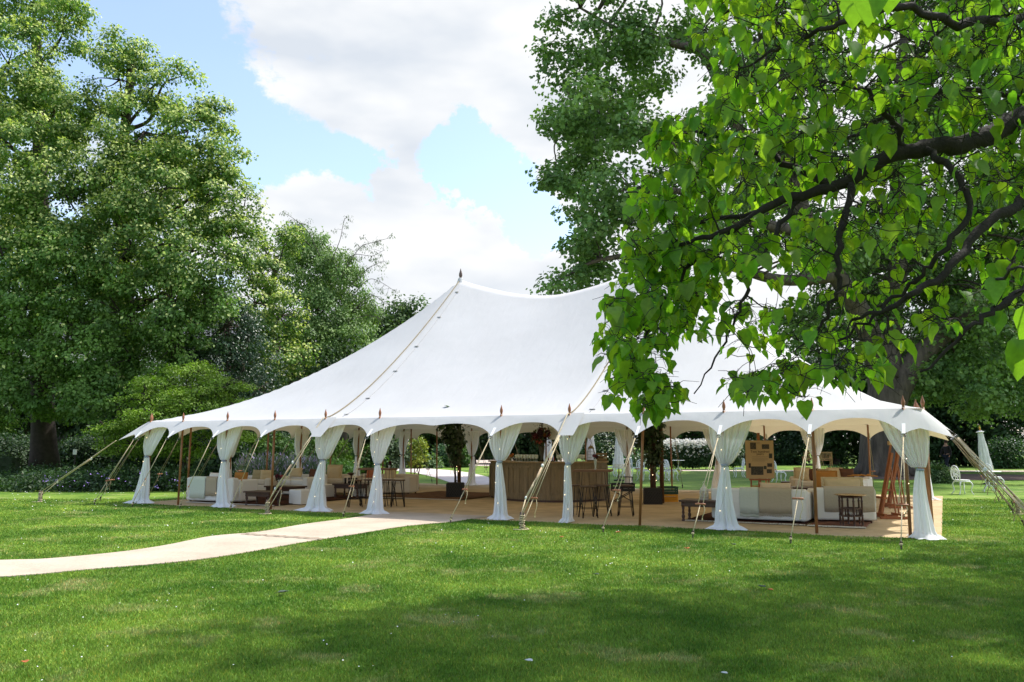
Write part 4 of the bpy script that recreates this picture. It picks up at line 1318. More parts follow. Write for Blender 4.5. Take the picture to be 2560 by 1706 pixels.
crown0 = Vector((7.4, 8.6, 0))
br([crown0 - Vector((0, 0, .1)), crown0 + Vector((-.1, .05, 1.5)), crown0 + Vector((.05, -.2, 3)), crown0 + Vector((-.2, -.3, 4.6))], .34, .22, 14, seed=1)
hub = crown0 + Vector((-.1, -.25, 3.6)); hub2 = crown0 + Vector((0, -.1, 2.6))
m1 = br([hub, Q(2700, 200, 8.0), Q(2560, 290, 7.6), Q(2450, 350, 7.5), Q(2310, 372, 7.4), Q(2200, 400, 7.4), Q(2090, 470, 7.5), Q(1960, 500, 7.6), Q(1820, 575, 7.7), Q(1700, 612, 7.8)], .125, .016, 12, seed=2, wob=.02)
m2 = br([m1[26], Q(2230, 300, 7.2), Q(2150, 220, 7.0), Q(2050, 205, 6.9)], .035, .012, 8, seed=3)
m3 = br([m1[24], Q(2370, 420, 7.1), Q(2420, 520, 7.0), Q(2360, 620, 7.0), Q(2290, 700, 7.2), Q(2180, 790, 7.4), Q(2080, 860, 7.6)], .035, .010, 8, seed=4)
m4 = br([hub2, Q(2720, 420, 7.6), Q(2560, 500, 7.2), Q(2450, 580, 7.0), Q(2340, 700, 6.9), Q(2240, 760, 7.0), Q(2130, 800, 7.3)], .065, .014, 10, seed=5)
m5 = br([hub2, Q(2760, 620, 7.0), Q(2600, 690, 6.7), Q(2500, 770, 6.6), Q(2420, 830, 6.6), Q(2300, 930, 6.8)], .05, .010, 8, seed=6)
m6 = br([hub, Q(2720, -40, 7.4), Q(2560, 40, 6.8), Q(2400, 60, 6.4), Q(2250, 20, 6.2), Q(2100, 60, 6.2), Q(1960, 120, 6.6), Q(1850, 170, 7.0)], .055, .008, 9, seed=7)
m7 = br([hub, Q(2760, -300, 8.5), Q(2500, -260, 8.2), Q(2200, -180, 8.0), Q(1950, -60, 8.2), Q(1800, 40, 8.6)], .07, .014, 9, seed=8)
m8 = br([m1[34], Q(2100, 600, 7.2), Q(2090, 720, 7.2), Q(2060, 800, 7.4), Q(2010, 860, 7.6)], .035, .008, 6, seed=9)
m9 = br([m1[40], Q(1900, 640, 7.5), Q(1850, 760, 7.6), Q(1810, 850, 7.7), Q(1735, 985, 7.8)], .028, .006, 6, seed=10)
m10 = br([m1[46], Q(1700, 700, 7.9), Q(1640, 800, 8.0), Q(1590, 900, 8.1), Q(1600, 960, 8.1)], .02, .006, 6, seed=11)
m11 = br([m1[36], Q(1900, 380, 7.8), Q(1750, 330, 8.0), Q(1680, 340, 8.2)], .035, .008, 6, seed=12)
m12 = br([hub2, Q(2750, 350, 9.5), Q(2550, 250, 9.6), Q(2350, 230, 9.6), Q(2150, 330, 9.5), Q(1980, 420, 9.4)], .05, .014, 8, seed=13)
m13 = br([m1[44], Q(1740, 560, 8.2), Q(1640, 500, 8.5), Q(1560, 470, 8.7)], .025, .007, 6, seed=14)
br([hub, crown0 + Vector((1.4, -1.6, 4.6)), crown0 + Vector((2.6, -3.2, 5.4))], .14, .03, 8, seed=15)
br([hub2, crown0 + Vector((1.4, 1.6, 4.0)), crown0 + Vector((3, 3.2, 5.4))], .14, .03, 8, seed=16)
br([hub, crown0 + Vector((-1, -2.2, 4.9)), crown0 + Vector((-1.6, -4.4, 5.2)), crown0 + Vector((-2.4, -6, 5.0))], .12, .03, 8, seed=17)
CLp = np.array([tuple(p) for p, r in CL]); CLr = np.array([r for p, r in CL])
left = [(-200, 1700), (0, 1725), (100, 1745), (190, 1790), (230, 1830), (262, 1700), (300, 1650), (360, 1610), (440, 1600), (500, 1585), (560, 1570), (640, 1555), (700, 1545), (760, 1500), (820, 1500), (900, 1500), (960, 1495), (1050, 1505), (1080, 1530)]
bot = [(1480, 1040), (1530, 1075), (1560, 1000), (1600, 1050), (1660, 1060), (1700, 980), (1715, 930), (1760, 830), (1830, 830), (1850, 1010), (1900, 1030), (2000, 1030), (2060, 990), (2110, 1040), (2170, 1030), (2200, 930), (2300, 900), (2400, 830), (2500, 800), (2560, 780), (2700, 800)]


def interp(tab, v):
    for (a, b), (c, d) in zip(tab, tab[1:]):
        if a <= v <= c: return b + (d - b) * (v - a) / (c - a)
    return tab[-1][1] if v > tab[-1][0] else tab[0][1]


rl_ = random.Random(21); ends = []
LIMBPX = [(1280 + FPX * q.x / (q.y * math.cos(PITCH) + (q.z - CAM_H) * math.sin(PITCH)), 853 - FPX * (-q.y * math.sin(PITCH) + (q.z - CAM_H) * math.cos(PITCH)) / (q.y * math.cos(PITCH) + (q.z - CAM_H) * math.sin(PITCH))) for L_ in (m1, m4, m3, m8) for q in L_[6:]]
tries = 0
while len(ends) < 1650 and tries < 60000:
    tries += 1
    x = rl_.uniform(1480, 2750); y = rl_.uniform(-420, 1060)
    if rl_.random() < .08: x = rl_.uniform(1480, 1800); y = rl_.uniform(250, 1050)
    if x < interp(left, y) + 12 or y > interp(bot, x) - 25: continue
    # sparse twiggy windows
    if 1640 < x < 1850 and 840 < y < 950: continue
    if 2200 < x and y > 620 and rl_.random() < .45: continue
    if 1850 < x < 2150 and 640 < y < 900 and rl_.random() < .45: continue
    Y = rl_.uniform(6.2, 9.8)
    if x < 1800: Y = rl_.uniform(7.3, 9.2)
    p = Q(x, y, Y)
    if Y < 7.6 and rl_.random() < .85 and min((abs(x - lx) + abs(y - ly)) for lx, ly in LIMBPX) < 55: continue
    ends.append(p)
for k in range(240):   # the rest of the crown, beyond the right of the frame and overhead
    ends.append(Vector((rl_.uniform(6, 11), rl_.uniform(4, 12), rl_.uniform(3.0, 7))))
# join every leaf whorl to the branches with crooked twigs, nearest first so twigs branch off twigs
order = sorted(ends, key=lambda p: float(((CLp - np.array(p)) ** 2).sum(1).min()))
pts_all = [tuple(p) for p in CLp]; rad_all = list(CLr)
PA = np.array(pts_all); RA = np.array(rad_all)
ld_pos, ld_ax, ld_n, ld_s, ld_t = [], [], [], [], []
for ei, e in enumerate(order):
    d2 = ((PA - np.array(e)) ** 2).sum(1); j = int(np.argmin(d2 * (1 + .5 * (RA < .007)))); a = Vector(PA[j]); L = (e - a).length
    r0 = min(RA[j] * .85, .007 + .008 * L)
    mid1 = lerp(a, e, .35) + Vector((rl_.uniform(-.18, .18), rl_.uniform(-.18, .18), rl_.uniform(-.05, .16))) * L
    mid2 = lerp(a, e, .7) + Vector((rl_.uniform(-.18, .18), rl_.uniform(-.18, .18), rl_.uniform(-.15, .10))) * L
    c = catmull([a, mid1, mid2, e], 3)
    nn_ = len(c)
    rrs = [lerp(r0, .0035, k / (nn_ - 1)) for k in range(nn_)]
    cm.tube(c, rrs, 5)
    PA = np.concatenate([PA, np.array([tuple(q) for q in c[1:]])]); RA = np.concatenate([RA, np.array(rrs[1:])])
    # bare side twiglets
    for t_ in range(3 if e.x < .3 * e.y else 5):
        if rl_.random() < .75:
            s0 = c[rl_.randint(2, nn_ - 2)]; dd = Vector((rl_.uniform(-1, 1), rl_.uniform(-1, 1), rl_.uniform(-.8, .5))) * .28
            d3 = dd.cross(Vector((0, 0, 1))) * rl_.uniform(-.5, .5); cm.tube([s0, s0 + dd * .3 + d3 * .6, s0 + dd * .6 + d3 * .8 + Vector((0, 0, .03)), s0 + dd + d3 * rl_.uniform(0, 1.2)], [.0045, .004, .003, .002], 4)
    # leaves
    nl = rl_.randint(3, 6) if e.x < .30 * e.y else rl_.randint(2, 4)
    for k in range(nl):
        f = rl_.uniform(.45, 1.0) if k > 2 else 1.0
        s0 = c[min(nn_ - 1, int(f * (nn_ - 1)))]
        a_ = rl_.uniform(0, 6.283); o = Vector((math.cos(a_), math.sin(a_), rl_.uniform(-.5, .25)))
        pet = s0 + o * rl_.uniform(.05, .12)
        cm.tube([s0, lerp(s0, pet, .5) + Vector((0, 0, .012)), pet], [.0022, .0018, .0015], 3, cap=False)
        ld_pos.append(tuple(pet)); ax_ = Vector((o.x * rl_.uniform(.2, .8), o.y * rl_.uniform(.2, .8), -rl_.uniform(.35, 1.2)))
        ld_ax.append(tuple(ax_)); nv = Vector((o.x, o.y, .55)) + Vector((rl_.uniform(-.6, .6), rl_.uniform(-.6, .6), rl_.uniform(0, .4))); ld_n.append(tuple(nv))
        ld_s.append(rl_.choice([.07, .09, .11, .13, .15, .17]) * rl_.uniform(.8, 1.15))
        g_ = rl_.uniform(.75, 1.2); ld_t.append((.10 * g_ * rl_.uniform(.8, 1.25), .20 * g_, .026 * g_))
# two big leaves hanging close at the right edge and the top
for x, y, Y, s_ in ((2548, 850, 4.2, .19), (2575, 770, 4.2, .17), (2180, -30, 4.4, .20), (2140, -10, 4.6, .18), (2230, -60, 4.4, .2)):
    p = Q(x, y, Y); ld_pos.append(tuple(p)); ld_ax.append((-.1, .15, -1)); ld_n.append((-.3, -1, .5)); ld_s.append(s_); ld_t.append((.08, .17, .022))
for x, y, Y, s_ in ((2600, 700, 4.2, 0), (2200, -90, 4.5, 0)):
    br([Vector(PA[int(np.argmin(((PA - np.array(Q(x, y, Y + 1.6))) ** 2).sum(1)))]), Q(x + 20, y - 40, Y + .6), Q(x - 30, y + 40, Y)], .012, .004, 5, seed=30, keep=False)
# long hanging pods
for x, y, Y in ((1833, 200, 7.0), (1905, 130, 6.9), (1850, 150, 7.2), (1660, 640, 7.9)):
    p = Q(x, y - 60, Y); MB().tube([p, p + Vector((.01, 0, -.12)), p + Vector((.03, 0, -.26)), p + Vector((.02, .01, -.36))], [.004, .006, .006, .003], 5).build('seed_pod', BARK_DARK, CT)
cm.build('branches', mat('catalpa_bark', srgb(40, 33, 29), .9, var=.3, scale=14, bump=.6, bscale=40), CT)
CLEAF = bpy.data.materials.new('catalpa_leaf'); CLEAF.use_nodes = True
n, l = CLEAF.node_tree.nodes, CLEAF.node_tree.links
b = n['Principled BSDF']; b.inputs['Roughness'].default_value = .45; b.inputs['Specular IOR Level'].default_value = .35
at = n.new('ShaderNodeAttribute'); at.attribute_name = 'tint'
tcx = n.new('ShaderNodeTexCoord'); nz_ = n.new('ShaderNodeTexNoise'); nz_.inputs['Scale'].default_value = 30; nz_.inputs['Detail'].default_value = 5
l.new(tcx.outputs['Object'], nz_.inputs['Vector'])
mr_ = n.new('ShaderNodeMapRange'); mr_.inputs[3].default_value = .7; mr_.inputs[4].default_value = 1.3; l.new(nz_.outputs['Fac'], mr_.inputs[0])
sc2 = n.new('ShaderNodeVectorMath'); sc2.operation = 'SCALE'; l.new(at.outputs['Color'], sc2.inputs[0]); l.new(mr_.outputs[0], sc2.inputs['Scale'])
l.new(sc2.outputs[0], b.inputs['Base Color'])
tl = n.new('ShaderNodeVectorMath'); tl.operation = 'MULTIPLY'; l.new(sc2.outputs[0], tl.inputs[0]); tl.inputs[1].default_value = (3.3, 3.2, .8)
tr = n.new('ShaderNodeBsdfTranslucent'); l.new(tl.outputs[0], tr.inputs[0])
ms = n.new('ShaderNodeMixShader'); ms.inputs[0].default_value = .55
l.new(b.outputs[0], ms.inputs[1]); l.new(tr.outputs[0], ms.inputs[2]); l.new(ms.outputs[0], n['Material Output'].inputs[0])
h2 = TPL['heart'][0].copy(); h2[:, 2] += -.30 * (h2[:, 1] - .3) ** 2 * np.sign(h2[:, 1] - .3) - .5 * h2[:, 0] ** 2; h2[:, 0] *= .86; h2[5] = (.08, 1.08, -.42)
TPL['heart_curled'] = (h2, TPL['heart'][1])
h3 = TPL['heart'][0].copy(); h3[:, 0] = h3[:, 0] * np.where(h3[:, 0] > 0, .75, 1.15); h3[:, 2] += .55 * np.abs(h3[:, 0]) + .12 * np.sin(h3[:, 1] * 7); h3[5] = (-.06, 1.1, .05)
TPL['heart_folded'] = (h3, TPL['heart'][1])
LP3, LN3, LA3, LS3, LT3 = map(np.array, (ld_pos, ld_n, ld_ax, ld_s, ld_t))
# unseen crown mass, added outside the view to shade the branches and lawn
SB = [((8.4, 8.0, 6.9), (2.8, 3.2, 1.9)), ((8.4, 5.4, 6.8), (2.6, 2.6, 1.8)), ((7.4, 10.6, 7.8), (2.4, 3.0, 1.6)), ((11.5, 9.0, 6.5), (3.2, 4.0, 2.4)), ((10.5, 5.0, 6.5), (2.6, 2.5, 2.0)), ((9.8, 12.0, 7.2), (2.6, 3.0, 2.0)), ((13.5, 11, 7), (3, 4, 2.5))]
P, Nn = clumps_on(SB, .62, fill=.4)
yy_ = np.maximum(P[:, 1], .1)
vis = (P[:, 1] > 0) & (P[:, 0] < .63 * yy_ + .5) & (P[:, 2] < 1.3 + .60 * yy_)
P, Nn = P[~vis], Nn[~vis]
k_ = 9; idx = np.repeat(np.arange(len(P)), k_); N_ = len(idx)
sp_ = P[idx] + rdir(N_) * .38 * RNG.uniform(.3, 1, (N_, 1))
LP3 = np.concatenate([LP3, sp_]); LN3 = np.concatenate([LN3, rdir(N_) * .6 + np.array([0, 0, 1.])]); LA3 = np.concatenate([LA3, rdir(N_) + np.array([0, 0, -.6])])
LS3 = np.concatenate([LS3, RNG.uniform(.12, .22, N_)]); LT3 = np.concatenate([LT3, np.tile([.09, .18, .025], (N_, 1))])
sel = RNG.integers(0, 3, len(LP3))
for q_, tp_ in enumerate(('heart', 'heart_curled', 'heart_folded')):
    s_ = sel == q_
    leaf_mesh('leaves', LP3[s_], LN3[s_], LA3[s_], LS3[s_], LT3[s_], tp_, CLEAF, CT)
# ------------------------------------------------------------------ furniture
def at(px, Y, z=0.0):
    p = Q(px, 1100, Y); return Vector((p.x, p.y, z))


def sofa(label, loc, rz, w=1.8, d=.86, h=.64, group='off white slipcovered sofas', skirt=True, m=None, cat='sofa', name='sofa', cushions=2):
    m = m or SOFA
    r = thing(name, label, cat, loc, rz, group)
    sh = .34
    MB().box((0, .02, .06 + (sh - .06) / 2), (w - .04, d - .06, sh - .06)).build('base', m, r, bevel=.03)
    MB().box((0, -d / 2 + .11, h / 2 + .03), (w, .22, h - .06)).build('backrest', m, r, bevel=.05, seg=3)
    for s in (-1, 1):
        MB().box((s * (w / 2 - .1), .115, .03 + .5 * (h - .06)), (.2, d - .232, h - .10)).build('arm', m, r, bevel=.05, seg=3)
    n = cushions; cw = (w - .41) / n
    for k in range(n):
        MB().box((-w / 2 + .205 + cw * (k + .5), .10, sh + .075), (cw - .01, d - .30, .15)).build('seat_cushion', m, r, bevel=.045, seg=3)
    for sx in (-1, 1):
        for sy in (-1, 1):
            MB().cyl((sx * (w / 2 - .09), sy * (d / 2 - .09), 0), (sx * (w / 2 - .09), sy * (d / 2 - .09), .09), .025, .03, 8).build('leg', WOOD_DARK, r)
    return r


def cushion(label, loc, rz, m, w=.45, t=.15, h=.4, tilt=.25, ruffle=False, seed=0, roll=0):
    r = thing('cushion', label, 'cushion', loc, rz, 'scatter cushions on the sofas')
    M = Matrix.Rotation(tilt, 3, 'X') @ Matrix.Rotation(roll, 3, 'Y')
    MB().pillow(M @ Vector((0, 0, h / 2)), (w, t, h), M, jitter=.3, seed=seed).build('cover', m, r, weld=True)
    if ruffle:
        mm = MB(); pts = []
        for k in range(81):
            a = 2 * math.pi * k / 80; cs, sn = math.cos(a), math.sin(a)
            q = max(abs(cs), abs(sn)); x, z = cs / q * w / 2, sn / q * h / 2
            pts.append((x * .95, z * .95, x * 1.1, z * 1.12, .015 * math.sin(k * 2.1)))
        mm.sheet([[M @ Vector((a, 0, b + h / 2)), M @ Vector((c, y, d_ + h / 2))] for a, b, c, d_, y in pts])
        mm.build('ruffle', m, r)
    return r


def throw(label, loc, rz, x0, x1, ztop, zbot, depth, m, fringe=True, seed=0):
    """cloth laid over a sofa back: hangs down the outside, over the top and a little inside"""
    r = thing('throw_blanket', label, 'throw', loc, rz)
    rows = []; n = 30
    prof = [(-.012, zbot), (-.012, lerp(zbot, ztop, .3)), (-.012, lerp(zbot, ztop, .6)), (-.012, ztop - .07), (-.008, ztop - .03), (.02, ztop + .006), (.06, ztop + .018), (.14, ztop + .018), (.2, ztop + .006), (.235, ztop - .04), (.24, ztop - .18)]
    for i in range(n + 1):
        x = lerp(x0, x1, i / n); col = []
        for k, (y, z) in enumerate(prof):
            w = .006 * math.sin(i * .8 + k * .9 + seed) * (1 if k < 5 else .3) + .004 * math.sin(i * 2.1 - k)
            col.append((x, y - abs(w) if k < 6 else y, z + (.008 * math.sin(i * .37 + seed) if k == 0 else 0)))
        rows.append(col)
    MB().sheet(rows).build('cloth', m, r, solid=.004)
    if fringe:
        f = MB()
        for i in range(60):
            x = lerp(x0, x1, (i + .5) / 60); z = zbot + .008 * math.sin(i / 2 * .37 + seed)
            f.tube([(x, -.014, z), (x + .004 * math.sin(i * 3), -.02, z - .035), (x + .008 * math.sin(i * 5), -.016, z - .06)], [.004, .004, .002], 4)
        f.build('fringe', m, r)
    return r


D90 = math.pi / 2
# --- right group
s1p = lerp(T(2.43, 1.03), T(1.24, .96), .5) + V * .43
sofa('long white sofa turned back to us, draped with two throws, near the front right', s1p, TROT, 1.82, .86, .66)
bk = lerp(T(2.43, 1.03), T(1.24, .96), .5)
throw('pale sage throw over the back of the long white sofa, left of the tan throw', bk, TROT, -.34, .02, .66, .17, .86, mat('sage_cloth', srgb(196, 200, 188), .9, bump=.3, bscale=25, spec=.1), seed=1)
throw('tan linen throw with a fringe over the back of the long white sofa', bk - V * .004, TROT, .03, .64, .665, .20, .86, mat('tan_linen', srgb(178, 164, 142), .9, bump=.4, bscale=25, spec=.1), seed=5)
p2 = Vector((6.5, 17.02, 0))
sofa('off white armchair, back to us, standing behind the round tray table', p2, -.14, 1.12, .86, .68, 'off white slipcovered sofas', cat='armchair', name='armchair', cushions=1)
throw('taupe cotton throw over the back of the armchair behind the tray table', p2 + Vector((.06, -.43, 0)), -.14, -.52, .42, .685, .22, .86, mat('taupe_cotton', srgb(176, 166, 150), .9, bump=.4, bscale=25, spec=.1), fringe=False, seed=3)
throw('white fringed throw at the right corner of the armchair behind the tray table', p2 + Vector((.62, .12, 0)), -.14 + D90, -.42, .30, .655, .10, .86, mat('white_cotton', (.78, .77, .73), .9, bump=.5, bscale=40, spec=.1), seed=8)
cushion('long beige cushion with a ruffled edge on the armchair behind the tray table', p2 + Vector((0, -.17, .50)), -.14, BEIGE, .72, .17, .36, -.2, True, 4)
cushion('brown and beige ruffled cushion behind the long beige one on the tray side armchair', p2 + Vector((.33, .02, .48)), .3, MUSTARD, .42, .15, .34, -.3, True, 6)
cushion('mustard ruffled cushion on the white sofa beyond the tray side armchair', Vector((7.35, 20.1, .50)), -.3, MUSTARD, .5, .16, .4, -.3, True, 7)
sofa('white sofa seen end on beyond the armchair, its back towards the easels', Vector((8.02, 20.75, 0)), TROT + D90, 1.75, .92, .66)
sofa('white sofa farthest back on the right side, before the plane trunk', Vector((9.3, 23.45, 0)), TROT + D90, 1.75, .92, .62)
tb_ = thing('throw_blanket', 'crumpled mustard blanket on top of the white sofa before the plane trunk', 'throw', Vector((9.45, 23.1, .63)), TROT)
rows = [[(-.38 + .76 * i / 16, -.16 + .32 * j / 10, .03 + .10 * abs(mnoise.noise(Vector((i * .31, j * .4, 2)))) * (1 - abs(i / 8 - 1) ** 3)) for j in range(11)] for i in range(17)]
MB().sheet(rows).build('cloth', MUSTARD, tb_, solid=.01)
s5 = at(2064, 24.3)
sofa('cream sofa facing us with five brown and beige cushions, right of the photo board', s5, TROT + math.pi + .3, 1.95, .86, .60, m=mat('cream_slipcover', (.60, .54, .46), .9, bump=.25, bscale=14, spec=.1))
f5 = Matrix.Rotation(TROT + math.pi + .3, 3, 'Z')
for k, (x, mm, lab) in enumerate([(.66, BEIGE, 'beige cushion at the left end of the cream sofa facing us'), (.42, BROWN, 'dark brown velvet cushion, second from the left on the cream sofa'), (.08, OLIVE, 'olive beige cushion in the middle of the cream sofa facing us'), (-.25, BEIGE, 'beige cushion right of the olive one on the cream sofa'), (-.58, BROWN, 'dark brown velvet cushion at the right end of the cream sofa')]):
    cushion(lab, s5 + f5 @ Vector((x, -.12, .47)), TROT + math.pi + .3 + .08 * (k - 2), mm, .42, .14, .38, .25, k in (0, 3), k + 20)
cushion('striped cream bolster lying on the arm of the long white sofa', bk + V * .6 + Vector((.28, .1, .49)), TROT + .15, mat('striped_cushion', srgb(206, 186, 158), .9, bump=.3, bscale=30), .62, .2, .26, -.1, False, 31)
# coffee table of the right group
def low_table(label, loc, rz, w, d, h, group='dark carved coffee tables'):
    r = thing('coffee_table', label, 'coffee table', loc, rz, group)
    MB().box((0, 0, h - .02), (w, d, .04)).build('table_top', WOOD_DARK, r, bevel=.008)
    MB().box((0, 0, h - .085), (w - .08, d - .08, .09)).build('apron', WOOD_DARK, r, bevel=.004)
    prof = [(.036, 0), (.036, .03), (.022, .045), (.034, .08), (.036, .11), (.02, .14), (.030, .17), (.022, .22), (.032, h - .15), (.024, h - .14), (.038, h - .13), (.038, h - .04)]
    prof = sorted(prof, key=lambda q: q[1])
    for sx in (-1, 1):
        for sy in (-1, 1):
            MB().lathe(prof, (sx * (w / 2 - .07), sy * (d / 2 - .07), 0), 10).build('leg', WOOD_DARK, r)
    return r


lt = T(2.52, .98)
low_table('dark coffee table with turned legs holding the white lantern', lt, TROT, .86, .60, .42)
low_table('dark coffee table in the middle of the right sofa group', Vector((7.6, 22.2, 0)), TROT, 1.0, .6, .42)
low_table('small dark table left of the cream sofa, below the photo board', at(1990, 25.5), TROT, .9, .5, .42)
low_table('brown coffee table with turned legs at the right end of the leftmost sofa', Vector((-6.22, 21.45, 0)), TROT, .86, .5, .36)
low_table('dark coffee table behind the cube footstool, a vase of flowers on it', Vector((-6.15, 23.3, 0)), TROT, 1.05, .55, .40)
low_table('dark coffee table behind the bar stools on the left, set with dark cups', at(880, 24.2), TROT, .9, .55, .42)
# lantern
LAN = thing('lantern', 'white pierced metal lantern with a domed top on the dark coffee table', 'lantern', lt + Vector((.02, .05, .42)), .2)
wmt = mat('aged_white_metal', (.66, .65, .60), .5, var=.12, scale=30)
MB().lathe([(.085, 0), (.09, .012), (.082, .02)], n=8, smooth=False).build('base', wmt, LAN)
cg = MB()
for k in range(8):
    a = 2 * math.pi * (k + .5) / 8; cg.cyl((.08 * math.cos(a), .08 * math.sin(a), .02), (.08 * math.cos(a), .08 * math.sin(a), .17), .007, n=6)
    b_ = 2 * math.pi * (k + 1) / 8
    for f in (.33, .66): x_, y_ = lerp(.08 * math.cos(a), .08 * math.cos(a + math.pi / 4), f), lerp(.08 * math.sin(a), .08 * math.sin(a + math.pi / 4), f); cg.cyl((x_, y_, .02), (x_, y_, .17), .0035, n=4)
for z in (.06, .13): cg.lathe([(.081, z - .004), (.086, z), (.081, z + .004)], n=8, smooth=False)
cg.build('cage', wmt, LAN)
MB().lathe([(.092, .17), (.094, .18), (.075, .215), (.05, .245), (.03, .26), (.03, .285), (.012, .30), (.006, .32)], n=8).build('dome', wmt, LAN)
MB().cyl((0, 0, .02), (0, 0, .12), .03, n=12).build('candle', mat('wax', (.75, .7, .6), .5, transl=.2), LAN)
MB().tube([(.022 * math.cos(a), 0, .335 + .022 * math.sin(a)) for a in np.linspace(0, 2 * math.pi, 13)], .003, 5).build('ring', wmt, LAN)

# tray table
tt = thing('tray_table', 'round brass tray on a dark turned folding stand by the front right', 'tray table', Vector((6.28, 15.95, 0)), .1)
MB().lathe([(.0, .565), (.24, .565), (.285, .585), (.288, .592), (.25, .575), (.0, .572)], n=36).build('tray', mat('polished_brass', srgb(190, 168, 130), .22, metal=1.0), tt)
for k in range(6):
    a = 2 * math.pi * k / 6 + .3; x, y = .2 * math.cos(a), .2 * math.sin(a)
    MB().lathe([(.017, 0), (.022, .02), (.014, .04), (.02, .08), (.018, .2), (.022, .22), (.014, .24), (.019, .3), (.019, .45), (.024, .48), (.016, .5), (.02, .56)], (x, y, 0), 10).build('leg', WOOD_DARK, tt)
    a2 = 2 * math.pi * (k + 1) / 6 + .3; q = Vector((.2 * math.cos(a2), .2 * math.sin(a2), 0)); p = Vector((x, y, 0))
    rl2 = MB()
    for z in (.20, .34, .54): rl2.bar(p + Vector((0, 0, z)), q + Vector((0, 0, z)), .018, .022)
    for f in (.25, .4, .6, .75): rl2.cyl(lerp(p, q, f) + Vector((0, 0, .20)), lerp(p, q, f) + Vector((0, 0, .34)), .006, n=6)
    rl2.build('rail', WOOD_DARK, tt)

# rugs
def rug(label, a, b, m, z=.024):
    c = T((a[0] + b[0]) / 2, (a[1] + b[1]) / 2); w = abs(a[0] - b[0]) * BAY; d = abs(a[1] - b[1]) * BAY
    r = thing('rug', label, 'rug', c, TROT)
    rows = [[(-w / 2 + w * i / 20, -d / 2 + d * j / 20 + .02 * math.sin(i * .8), z + .006 + .012 * max(0, mnoise.noise(Vector((i * .4, j * .4, w)))) * (j in (0, 1, 19, 20) or i in (0, 1, 19, 20))) for j in range(21)] for i in range(21)]
    MB().sheet(rows).build('pile', m, r, solid=.006)
    rr = random.Random(int(w * 100))
    for s in (-1, 1):
        f = MB()
        for i in range(110):
            x = -w / 2 + w * (i + .5) / 110; y = s * d / 2 + .02 * math.sin(i / 5.5 * .8)
            f.tube([(x, y, z + .008), (x + rr.uniform(-.015, .015), y + s * .045, z + .004), (x + rr.uniform(-.03, .03), y + s * .09, z)], [.007, .009, .006], 4)
        f.build('fringe', mat('cream_fringe', (.66, .62, .54), .95), r)
    return r


RUG = mat('patterned_rug', srgb(92, 58, 44), .95, col2=srgb(46, 34, 32), scale=5, bump=.3, bscale=80, spec=.05)
rug('dark patterned rug with cream fringe under the long white sofa', (2.72, .84), (1.24, 3.3), RUG)
rug('faded red brown rug with cream fringe under the tray table', (1.20, .80), (.55, 3.0), mat('faded_rug', srgb(136, 92, 72), .95, col2=srgb(84, 62, 54), scale=7, bump=.3, bscale=80, spec=.05))
rug('dark patterned rug under the leftmost sofas and table', (11.3, .45), (9.35, 3.2), RUG)
rug('brown rug under the left bar stools and footstools', (9.2, 3.0), (7.4, 5.2), mat('brown_rug', srgb(120, 90, 66), .95, col2=srgb(84, 66, 54), scale=5, bump=.3, bscale=80, spec=.05))

# easels
EW = mat('orange_beech', srgb(150, 86, 46), .45, var=.15, scale=6, stretch=(5, 5, 1))


def easel(label, loc, rz, h=1.75, group='tall studio easels by the right end'):
    r = thing('easel', label, 'easel', loc, rz, group)
    f = MB()
    for s in (-1, 1): f.box((s * .25, .05, .035), (.05, .55, .05))
    f.box((0, -.12, .085), (.56, .06, .05)); f.box((0, .22, .085), (.56, .05, .04))
    f.build('base_frame', EW, r, bevel=.004)
    for s in (-1, 1): MB().bar((s * .07, -.12, .10), (s * .055, .16, h * .78), .03, .05).build('upright', EW, r, bevel=.003)
    MB().bar((0, -.10, .16), (0, .20, h), .045, .035).build('mast', EW, r, bevel=.003)
    MB().bar((.09, .22, .10), (.03, .12, h * .62), .022, .03).bar((-.09, .22, .10), (-.03, .12, h * .62), .022, .03).build('brace', EW, r, bevel=.003)
    z = .42; y = -.12 + .28 * (z - .1) / (h * .78 - .1)
    MB().box((0, y - .06, z), (.50, .09, .03)).box((0, y - .10, z + .02), (.50, .012, .03)).build('tray', EW, r, bevel=.003)
    MB().box((0, .20 - .06, h - .18), (.09, .06, .08)).build('top_clamp', mat('clamp_pale', srgb(196, 160, 120), .5), r, bevel=.003)
    return r


ez = easel('empty brown studio easel nearest the front right corner drape', Vector((7.72, 17.75, 0)), TROT - 1.15, 1.72)
dup(ez, Vector((9.2, 20.7, 0)), TROT - 1.15, 'empty brown studio easel standing behind the nearer easel')

# photo board on its easel
pbx = at(1897, 21.0)
pe = thing('photo_easel', 'wooden easel carrying the brown photo board', 'easel', pbx, -.06)
for s in (-1, 1): MB().bar((s * .23, .03, 0), (s * .21, .03, .66), .035, .035).build('leg', EW, pe, bevel=.003)
MB().bar((0, .30, 0), (0, .03, 1.0), .03, .03).build('rear_leg', EW, pe)
MB().box((0, .03, .66), (.52, .07, .045)).box((0, .03, .50), (.44, .03, .03)).box((0, .03, .22), (.44, .03, .03)).build('ledge', EW, pe, bevel=.003)
MB().bar((0, .05, .2), (0, .05, 1.80), .07, .03).build('mast', EW, pe, bevel=.003)
pb_thing = thing('photo_board', 'brown display board with old photographs and the title Two hundred years', 'display board', pbx + Vector((0, -.02, .69)), -.06)
bw, bh = .68, .92
MB().box((0, 0, bh / 2), (bw, .02, bh)).build('board', mat('kraft_board', srgb(178, 150, 112), .8, var=.06, scale=2), pb_thing)
inkm = mat('print_ink', srgb(58, 42, 30), .8)


def bp(x, y): return ((x - 1226) / 278 * bw, bh - (y - 420) / 380 * bh)


